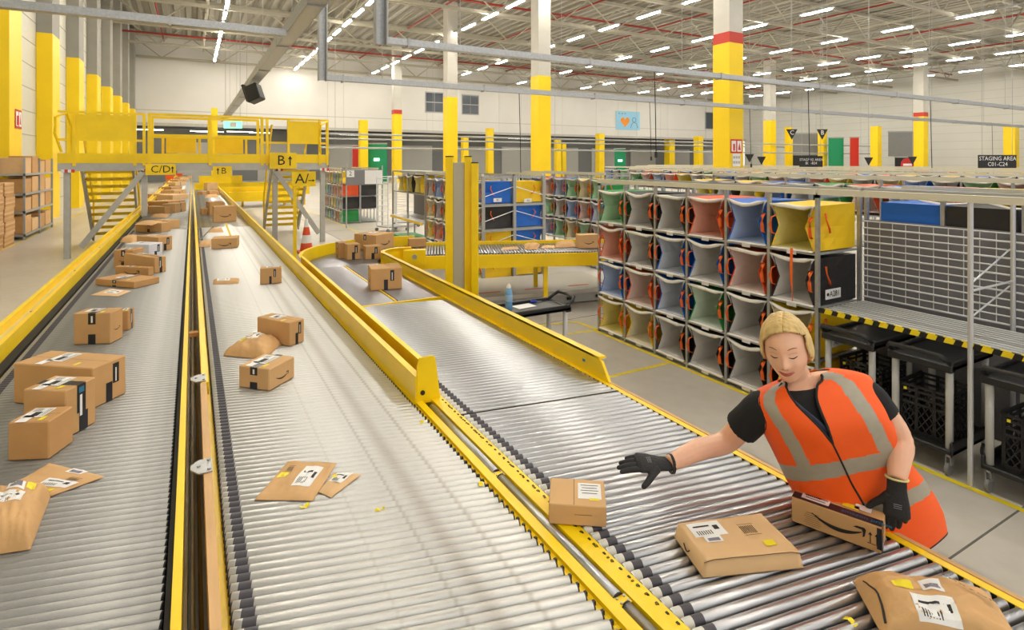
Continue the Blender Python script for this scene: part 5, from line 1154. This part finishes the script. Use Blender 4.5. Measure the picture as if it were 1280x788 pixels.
def ball(mb, c, r, n=14):
    c = Vector(c); r = Vector(r) if not isinstance(r, (int, float)) else Vector((r, r, r))
    return mb.grid(lambda u, v: c + Vector((r.x*math.sin(PI*min(max(v, .001), .999))*math.cos(2*PI*u), r.y*math.sin(PI*min(max(v, .001), .999))*math.sin(2*PI*u), -r.z*math.cos(PI*v))), n, n//2, wrap=True)
# torso rings, bottom to top: left and right outline, depth, half thickness
RINGS = [((1040,742), (1172,668), 2.14, 0.135), ((1028,690), (1164,640), 2.14, 0.135), ((1012,640), (1148,606), 2.13, 0.122), ((994,602), (1128,580), 2.12, 0.115), ((976,566), (1112,548), 2.11, 0.122),
         ((958,532), (1097,516), 2.10, 0.128), ((946,506), (1086,486), 2.11, 0.108), ((952,490), (1076,470), 2.12, 0.080), ((972,480), (1044,463), 2.12, 0.066), ((980,477), (1024,464), 2.12, 0.058)]
RD = []
for (l, r, d, th) in RINGS:
    L, R = at(l[0], l[1], d), at(r[0], r[1], d); RD.append(((L+R)/2, (R-L)/2, th))
CAMP = Vector((0, 0, H))
def ring(v):
    x = v*(len(RD)-1); i = min(int(x), len(RD)-2); t = x-i
    def cr(a, b, c, d): return 0.5*((2*b) + (c-a)*t + (2*a-5*b+4*c-d)*t*t + (3*b-a-3*c+d)*t*t*t)
    g = lambda k: RD[min(max(k, 0), len(RD)-1)]
    return tuple(cr(g(i-1)[q], g(i)[q], g(i+1)[q], g(i+2)[q]) for q in range(3))
def torso(u, v, k=0.0, sc=1.0):                       # u 0..1 around (0 right edge, .25 front, .5 left edge), v 0..1 up
    c, hv, th = ring(v); f = (CAMP-c); f.z *= 0.55; f = f - hv*(f.dot(hv)/hv.length_squared); f.normalize()
    a = 2*PI*u; ca, sa = math.cos(a), math.sin(a)
    bust = 0.022*math.exp(-((v-0.53)/0.12)**2)*(max(0, sa)**1.5)*(1-0.25*math.exp(-(ca/0.25)**2))
    p = c + hv*(sc*(1 if ca > 0 else -1)*abs(ca)**0.82) + f*(sc*th*(1 if sa > 0 else -1)*abs(sa)**0.85 + bust)
    n = (hv.normalized()*ca + f*sa).normalized()
    return rel(p + n*k)
# body: skin everywhere, one continuous mesh
body = MB()
capped(body, lambda u, v: torso(u, v*0.95, 0, 0.90), 28, 22)
HC = at(983, 436, 2.08); hz = Vector((0, 0, 1))
hf = (CAMP-HC); hf.z = 0; hf.normalize(); hr = hz.cross(hf)          # hr: image right
Mh = Matrix.Rotation(math.radians(-6), 3, hz) @ Matrix.Rotation(math.radians(6), 3, hr) @ Matrix.Rotation(math.radians(8), 3, hf)
hr_, hf_, hz_ = Mh @ hr, Mh @ hf, Mh @ hz
G = lambda x, s: math.exp(-(x/s)**2)
def hshape(dx, dy, dz):
    x, y, z = 0.073*dx, 0.092*dy, 0.118*dz
    if dz < 0:
        t = -dz; x *= 1 - 0.34*t**1.6; y = y*(1-0.10*t) + (0.012*t if dy > 0 else 0.02*t)
    if dy > 0:
        y *= 1 - 0.10*abs(dx)**2
        fx, fz = x, z
        y += 0.007*G(fx, 0.05)*G(fz-0.035, 0.03)
        y += (0.025*G(fx, 0.0100)*max(0, min(1, (0.022-fz)/0.048)) if fz > -0.032 else 0.025*G(fx, 0.0110)*G(fz+0.032, 0.008))
        y += 0.006*G(abs(fx)-0.012, 0.007)*G(fz+0.029, 0.008)
        y -= 0.009*G(abs(fx)-0.031, 0.014)*G(fz-0.006, 0.011); y += 0.006*G(abs(fx)-0.031, 0.010)*G(fz-0.003, 0.007)
        y += 0.006*G(abs(fx)-0.042, 0.018)*G(fz+0.028, 0.018)
        y += 0.006*G(fx, 0.020)*(G(fz+0.056, 0.0045)+G(fz+0.066, 0.005)); y -= 0.003*G(fx, 0.022)*G(fz+0.061, 0.002)
        y += 0.008*G(fx, 0.02)*G(fz+0.093, 0.014)
    return x, y, z
def hpt(u, v, k=0.0):                                  # v 0 bottom .. 1 top, u 0.25 = face
    a = 2*PI*u; e = PI*(v-0.5); dx, dy, dz = math.cos(e)*math.cos(a), math.cos(e)*math.sin(a), math.sin(e)
    x, y, z = hshape(dx, dy, dz); n = Vector((dx, dy, dz)).normalized()*k
    return rel(HC + hr_*(x+n.x) + hf_*(y+n.y) + hz_*(z+n.z))
capped(body, lambda u, v: hpt(u, min(max(v, .004), .996)), 96, 72)
nb, nt_ = rel(at(1003, 488, 2.15)), rel(HC) - hf_*0.018 - hz_*0.06
body.tube([nb-Vector((0,0,.03)), (nb+nt_)/2, nt_], [0.058, 0.051, 0.052], 18)
SR, ER, WR_ = rel(at(958,506,2.10)), rel(at(907,553,2.22)), rel(at(836,580,2.06))
SL, EL, WL = rel(at(1080,492,2.08)), rel(at(1126,551,2.03)), rel(at(1121,600,1.95))
def limb(mb, pts, rad, n=14): mb.tube(pts, rad, n)
def spline(P, k=5):
    out = []
    for i in range(len(P)-1):
        a, b, c, d = P[max(i-1,0)], P[i], P[i+1], P[min(i+2, len(P)-1)]
        for j in range(k):
            t = j/k; out.append(0.5*((2*b) + (c-a)*t + (2*a-5*b+4*c-d)*t*t + (3*b-a-3*c+d)*t*t*t))
    return out + [P[-1]]
def rs(R, k=5): return [R[i]+(R[i+1]-R[i])*j/k for i in range(len(R)-1) for j in range(k)] + [R[-1]]
limb(body, spline([SR, (SR+ER)/2+Vector((0,0,.004)), ER, (ER+WR_)/2+Vector((0,0,.01)), WR_]), rs([0.054, 0.047, 0.041, 0.039, 0.027]))
limb(body, spline([SL, (SL+EL)/2+Vector((.01,0,.006)), EL, (EL+WL)/2, WL]), rs([0.054, 0.047, 0.041, 0.039, 0.027]))
pel = rel(at(1118, 696, 2.22)); hips = [pel - hr*0.085, pel + hr*0.085]; feet = [Vector((0.0, 0.13, 0.09)), Vector((0.16, -0.08, 0.09))]
legs = []
for hp_, ft_ in zip(hips, feet):
    kn = (hp_+ft_)/2 + hf*0.02; legs.append((hp_, kn, ft_)); limb(body, spline([hp_, (hp_+kn)/2, kn, (kn+ft_)/2-hf*0.015, ft_]), rs([0.082, 0.074, 0.055, 0.052, 0.036]))
ball(body, pel, (0.15, 0.12, 0.1), 18)
bo = remesh(body.build('body', SKIN, pw, True), 0.0042, 3)
# eyes, brows, lips on the face surface
def face(x, z, k=0.001):                              # point on the face surface at lateral x and height z
    dz = z/0.118; t = max(0, -dz); dx = x/(0.073*(1-0.34*t**1.6 if dz < 0 else 1)); dy = math.sqrt(max(0, 1-dx*dx-dz*dz))
    q = hshape(dx, dy, dz); return rel(HC + hr_*q[0] + hf_*(q[1]+k) + hz_*q[2])
for s in (-1, 1):
    MB().tube([face(s*(0.018+0.028*i/8), 0.027+0.006*math.sin(PI*(0.1+0.7*i/8)), 0.0004) for i in range(9)], [0.0016+0.0012*math.sin(PI*i/8) for i in range(9)], 6, flat=0.6).build('eyebrow', BROW, pw, True)
    MB().tube([face(s*(0.018+0.026*i/8), 0.002-0.0045*math.sin(PI*i/8), 0.0006) for i in range(9)], [0.0009+0.0011*math.sin(PI*i/8) for i in range(9)], 6).build('eyelashes', LASH, pw, True)
    MB().tube([face(s*(0.018+0.026*i/8), 0.0125+0.002*math.sin(PI*i/8), 0.0002) for i in range(9)], 0.0007, 5).build('eyelid_crease', mat('eyelid', (196, 132, 104), 0.5), pw, True)
    ball(MB(), rel(HC) + hr_*s*0.074 - hf_*0.008 - hz_*0.018, (0.010, 0.016, 0.026), 14).build('ear', SKIN, pw, True)
MB().tube([face(0.025*(i/10*2-1), -0.057-0.001*math.cos((i/10*2-1)*4)+0.004*abs(i/10*2-1)**2, 0.0006) for i in range(11)], [0.0008+0.0026*math.sin(PI*i/10) for i in range(11)], 8, flat=0.8).build('upper_lip', LIP, pw, True)
MB().tube([face(0.022*(i/10*2-1), -0.0655+0.006*abs(i/10*2-1)**2, 0.0006) for i in range(11)], [0.0008+0.0032*math.sin(PI*i/10) for i in range(11)], 8, flat=0.8).build('lower_lip', LIP, pw, True)
MB().tube([face(0.027*(i/10*2-1), -0.061+0.0055*abs(i/10*2-1)**2, 0.0014) for i in range(11)], 0.0006, 5).build('mouth_line', mat('mouth_line', (140, 66, 62), 0.6), pw, True)
for s in (-1, 1): MB().tube([face(s*0.006, -0.0405, 0.0), face(s*0.0095, -0.0395, 0.0)], 0.0014, 6).build('nostril_shade', mat('nostril_shade', (150, 88, 74), 0.7), pw, True)  # small dark spots paint the shade of the nostrils
# hair: swept from a parting down both sides and back
def hairmask(u, v):
    a = 2*PI*u; e = PI*(v-0.5); dx, dy, dz = math.cos(e)*math.cos(a), math.cos(e)*math.sin(a), math.sin(e)
    if dy > 0.14:
        x = dx - 0.10; lim = 0.70 - 0.42*abs(x)**2.2
        return 0 if dz > lim - max(0, (abs(dx)-0.86))*5 and (dz > -0.16) else None
    return 0 if dz > -0.26 - 0.35*min(1, max(0, -dy)*1.5) else None
def hairpt(u, v):
    a = 2*PI*u; e = PI*(v-0.5); dx = math.cos(e)*math.cos(a); dz = math.sin(e); dy = math.cos(e)*math.sin(a)
    k = 0.010 + 0.002*noise.noise(Vector((dx*7, dy*2, dz*5))) + 0.0016*math.sin(dy*52 + 4*noise.noise(Vector((dx*3, dy*3, dz*3)))) + 0.0009*math.sin(dy*121 + dx*9) - 0.007*G(dx-0.10, 0.04)*(1 if dz > 0.3 and dy > -0.4 else 0)
    if dy > 0.2 and dz < 0.80 - 0.42*abs(dx-0.1)**2.2: k -= 0.004
    return hpt(u, v, k)
ho = MB().grid(hairpt, 110, 80, wrap=True, mfn=hairmask).build('hair', HAIR, pw, True)
m_ = ho.modifiers.new('solidify', 'SOLIDIFY'); m_.thickness = 0.006; m_.offset = -1
bn = MB(); ball(bn, rel(HC) - hf_*0.115 + hz_*0.0, (0.035, 0.035, 0.035), 16); bn.tube(spline([rel(HC)-hf_*0.12+hz_*0.0, rel(HC)-hf_*0.15-hz_*0.06+hr_*0.02, rel(HC)-hf_*0.13-hz_*0.15+hr_*0.03]), rs([0.026, 0.024, 0.006]), 10); bn.build('ponytail', HAIR, pw, True)
# T-shirt: torso shell plus sleeves
sh = capped(MB(), lambda u, v: torso(u, 0.1+v*(0.80-0.155*max(0, math.sin(2*PI*(u-0.04)))**1.3), 0.001, 0.955), 48, 36)
def sleeve(S, E, inner, f0, r0, r1):
    ax = (E-S); P_ = [S+inner, S+ax*0.08, S+ax*0.35, S+ax*f0]; sh.tube(spline(P_), rs([r0*0.9, r0, r0*1.02, r1]), 18)
sleeve(SR, ER, Vector((hr.x, hr.y, 0))*0.05+Vector((0,0,.0)), 0.60, 0.062, 0.064); sleeve(SL, EL, -hr*0.05, 0.52, 0.062, 0.062)
remesh(sh.build('tshirt', SHIRT, pw, True), 0.005, 3)
# hi-vis vest
VT = 0.945; V0 = 0.515; VK = 0.85                     # top of the vest, bottom of the neckline, slope of its edges
def vrot(v): return (12 + 8*max(0, v-0.4)/0.5)/360     # the garment is turned a little on the body
def vx(v): return (v-V0)*VK if v < 0.84 else (0.84-V0)*VK + (v-0.84)*2.2
def vestmat(u, v):
    a = 2*PI*(u-vrot(v)); x = math.cos(a); front = math.sin(a) > 0
    if front and v > V0 and abs(x) < vx(v): return None
    if v < 0.016: return 2
    bd = 0.02*math.cos(2*PI*u)
    if 0.385 < v-bd < 0.448 or 0.195 < v-bd < 0.255: return 1
    if v-bd >= 0.448 and 0.50 < abs(x) < 0.73 and v < 0.88: return 1
    if v >= 0.88 and 0.42 < abs(x) < 0.80: return 1
    return 0
def vestpt(u, v):
    w_ = 0.004*math.sin(2*PI*u*5+v*9)*(1-v)**1.2 + 0.003*noise.noise(Vector((u*14, v*9, 0.3)))
    return torso(u, v*VT, 0.011 + w_ + 0.010*(1-v)**2, 1.0)
vo = MB().grid(vestpt, 264, 210, wrap=True, mfn=vestmat).build('hi_vis_vest', [VEST, REFL, PIPING], pw, True)
m_ = vo.modifiers.new('solidify', 'SOLIDIFY'); m_.thickness = 0.004; m_.offset = -1
for s in (-1, 1):
    MB().tube([vestpt(vrot(v) + math.acos(max(-1, min(1, s*vx(v))))/(2*PI), v) for v in [V0 + (0.99-V0)*i/30 for i in range(31)]], 0.0055, 6).build('neck_piping', PIPING, pw, True)
MB().tube([vestpt(vrot(v) + 0.25, v)+hf*0.002 for v in [V0*i/16 for i in range(17)]], 0.0045, 6).build('zip', PIPING, pw, True)
for s in (0.0, 0.5):                                  # armhole edges
    MB().tube([vestpt(s + 0.055*math.cos(t) , 0.70 + 0.13*math.sin(t)) for t in [2*PI*i/28 for i in range(28)]], 0.005, 6, closed=True).build('armhole_piping', PIPING, pw, True)
# lanyard following the shirt front
for s, pts in ((1, [(0.17, 0.88), (0.205, 0.78), (0.235, 0.66), (0.262, 0.56), (0.275, 0.49)]), (-1, [(0.41, 0.88), (0.37, 0.78), (0.325, 0.66), (0.295, 0.56), (0.28, 0.49)])):
    MB().tube(spline([torso(u, v, 0.010, 0.97) for u, v in pts]), 0.011, 6, flat=0.25, up=hf).build('lanyard', NAVY, pw, True)
# jeans and shoes
je = MB(); ball(je, pel, (0.158, 0.128, 0.11), 18)
for hp_, kn, ft_ in legs: limb(je, spline([hp_, (hp_+kn)/2, kn, (kn+ft_)/2-hf*0.015, ft_]), rs([0.09, 0.082, 0.065, 0.062, 0.055]))
remesh(je.build('jeans', JEANS, pw, True), 0.007, 3)
for hp_, kn, ft_ in legs:
    s_ = MB(); c = Vector((ft_.x, ft_.y, 0.045)); s_.tube([c-hf*0.07, c, c+hf*0.09+Vector((0,0,-.005)), c+hf*0.18+Vector((0,0,-.014))], [0.036, 0.044, 0.04, 0.026], 12); s_.tube([c, c+Vector((0,0,.06))], [0.045, 0.045], 12)
    remesh(s_.build('shoe', SHOE, pw, True), 0.006, 2)
# gloves: palm, four unequal fingers, thumb at the side of the palm, rolled cuff
def glove(W, a, b, c, curl, tcurl, spread, cuffm, side):
    a = a.normalized(); b = (b - a*a.dot(b)).normalized(); c = (c - a*a.dot(c) - b*b.dot(c)).normalized()
    mb = MB()
    mb.tube([W-a*0.035, W, W+a*0.02, W+a*0.05, W+a*0.085, W+a*0.098], [0.030, 0.030, 0.033, 0.039, 0.041, 0.030], 16, flat=0.42, up=c)
    for i, (off, ln, r) in enumerate(((0.027, 0.072, 0.0098), (0.009, 0.080, 0.0102), (-0.0095, 0.074, 0.0098), (-0.027, 0.058, 0.0088))):
        p = W + a*(0.084-0.003*i*i*0.7) + b*off; ang = 0.0; pts = [p - a*0.02, p]; rad = [r*0.9, r]
        d0 = (a + b*off*spread).normalized()
        for j, f in enumerate((0.46, 0.31, 0.23)):
            ang += curl[j]*(1+0.06*i); d = d0*math.cos(ang) - c*math.sin(ang); p = p + d*ln*f; pts.append(p); rad.append(r*(0.96-0.09*j))
        mb.tube(spline(pts, 3), rs(rad, 3), 10); ball(mb, pts[-1], r*0.78, 8)
    p = W + a*0.022 + b*0.024; pts = [p, W + a*0.045 + b*0.042 - c*0.006]; d = (a*tcurl[0] + b*tcurl[1] - c*tcurl[2]).normalized()
    pts.append(pts[-1] + d*0.032); d2 = (d + a*0.25 - c*0.1).normalized(); pts.append(pts[-1] + d2*0.026)
    mb.tube(spline(pts, 3), rs([0.014, 0.0135, 0.0115, 0.0095], 3), 10); ball(mb, pts[-1], 0.009, 8)
    g = remesh(mb.build('glove', GLOVE, pw, True), 0.0022, 2)
    g['label'] = 'black knitted work glove'
    MB().tube([W - a*0.036 + b*0.033*math.cos(t) + c*0.027*math.sin(t) for t in [2*PI*i/20 for i in range(20)]], 0.0035, 6, closed=True).build('glove_cuff', cuffm, pw, True)
    for i in range(3): MB().tube([W + a*(0.045+0.006*i) + b*(-0.012+0.024*j/4) + c*0.0172 for j in range(5)], 0.0009, 4).build('glove_print', mat('glove_print', (150, 150, 155), 0.6), pw)
tipR = rel(at(772, 578, 2.03)); aR = tipR - WR_; aR = aR.normalized()
glove(WR_ + aR*0.03, aR, (CAMP - at(836,580,2.06)) * 0.5 + Vector((0, 0, -0.9)), Vector((0, 0, 1)) + hf*0.6, (0.10, 0.12, 0.10), (0.75, 0.75, 0.25), 0.6, BLACKP, 1)
aL = rel(at(1121, 668, 1.93)) - WL
glove(WL + aL.normalized()*0.03, aL, -hr + Vector((0, 0, .05)), hf + hr*0.55, (0.30, 0.30, 0.25), (0.75, 0.85, 0.15), 0.5, mat('cuff_cream', (226, 214, 150), 0.7), -1)
MB().tube([WR_ - aR*0.012 + Vector((0, 0, 1)).cross(aR).normalized()*0.031*math.cos(t) + Vector((0,0,1))*0.031*math.sin(t) for t in [2*PI*i/18 for i in range(18)]], 0.003, 6, closed=True).build('bracelet', BLACKP, pw, True)
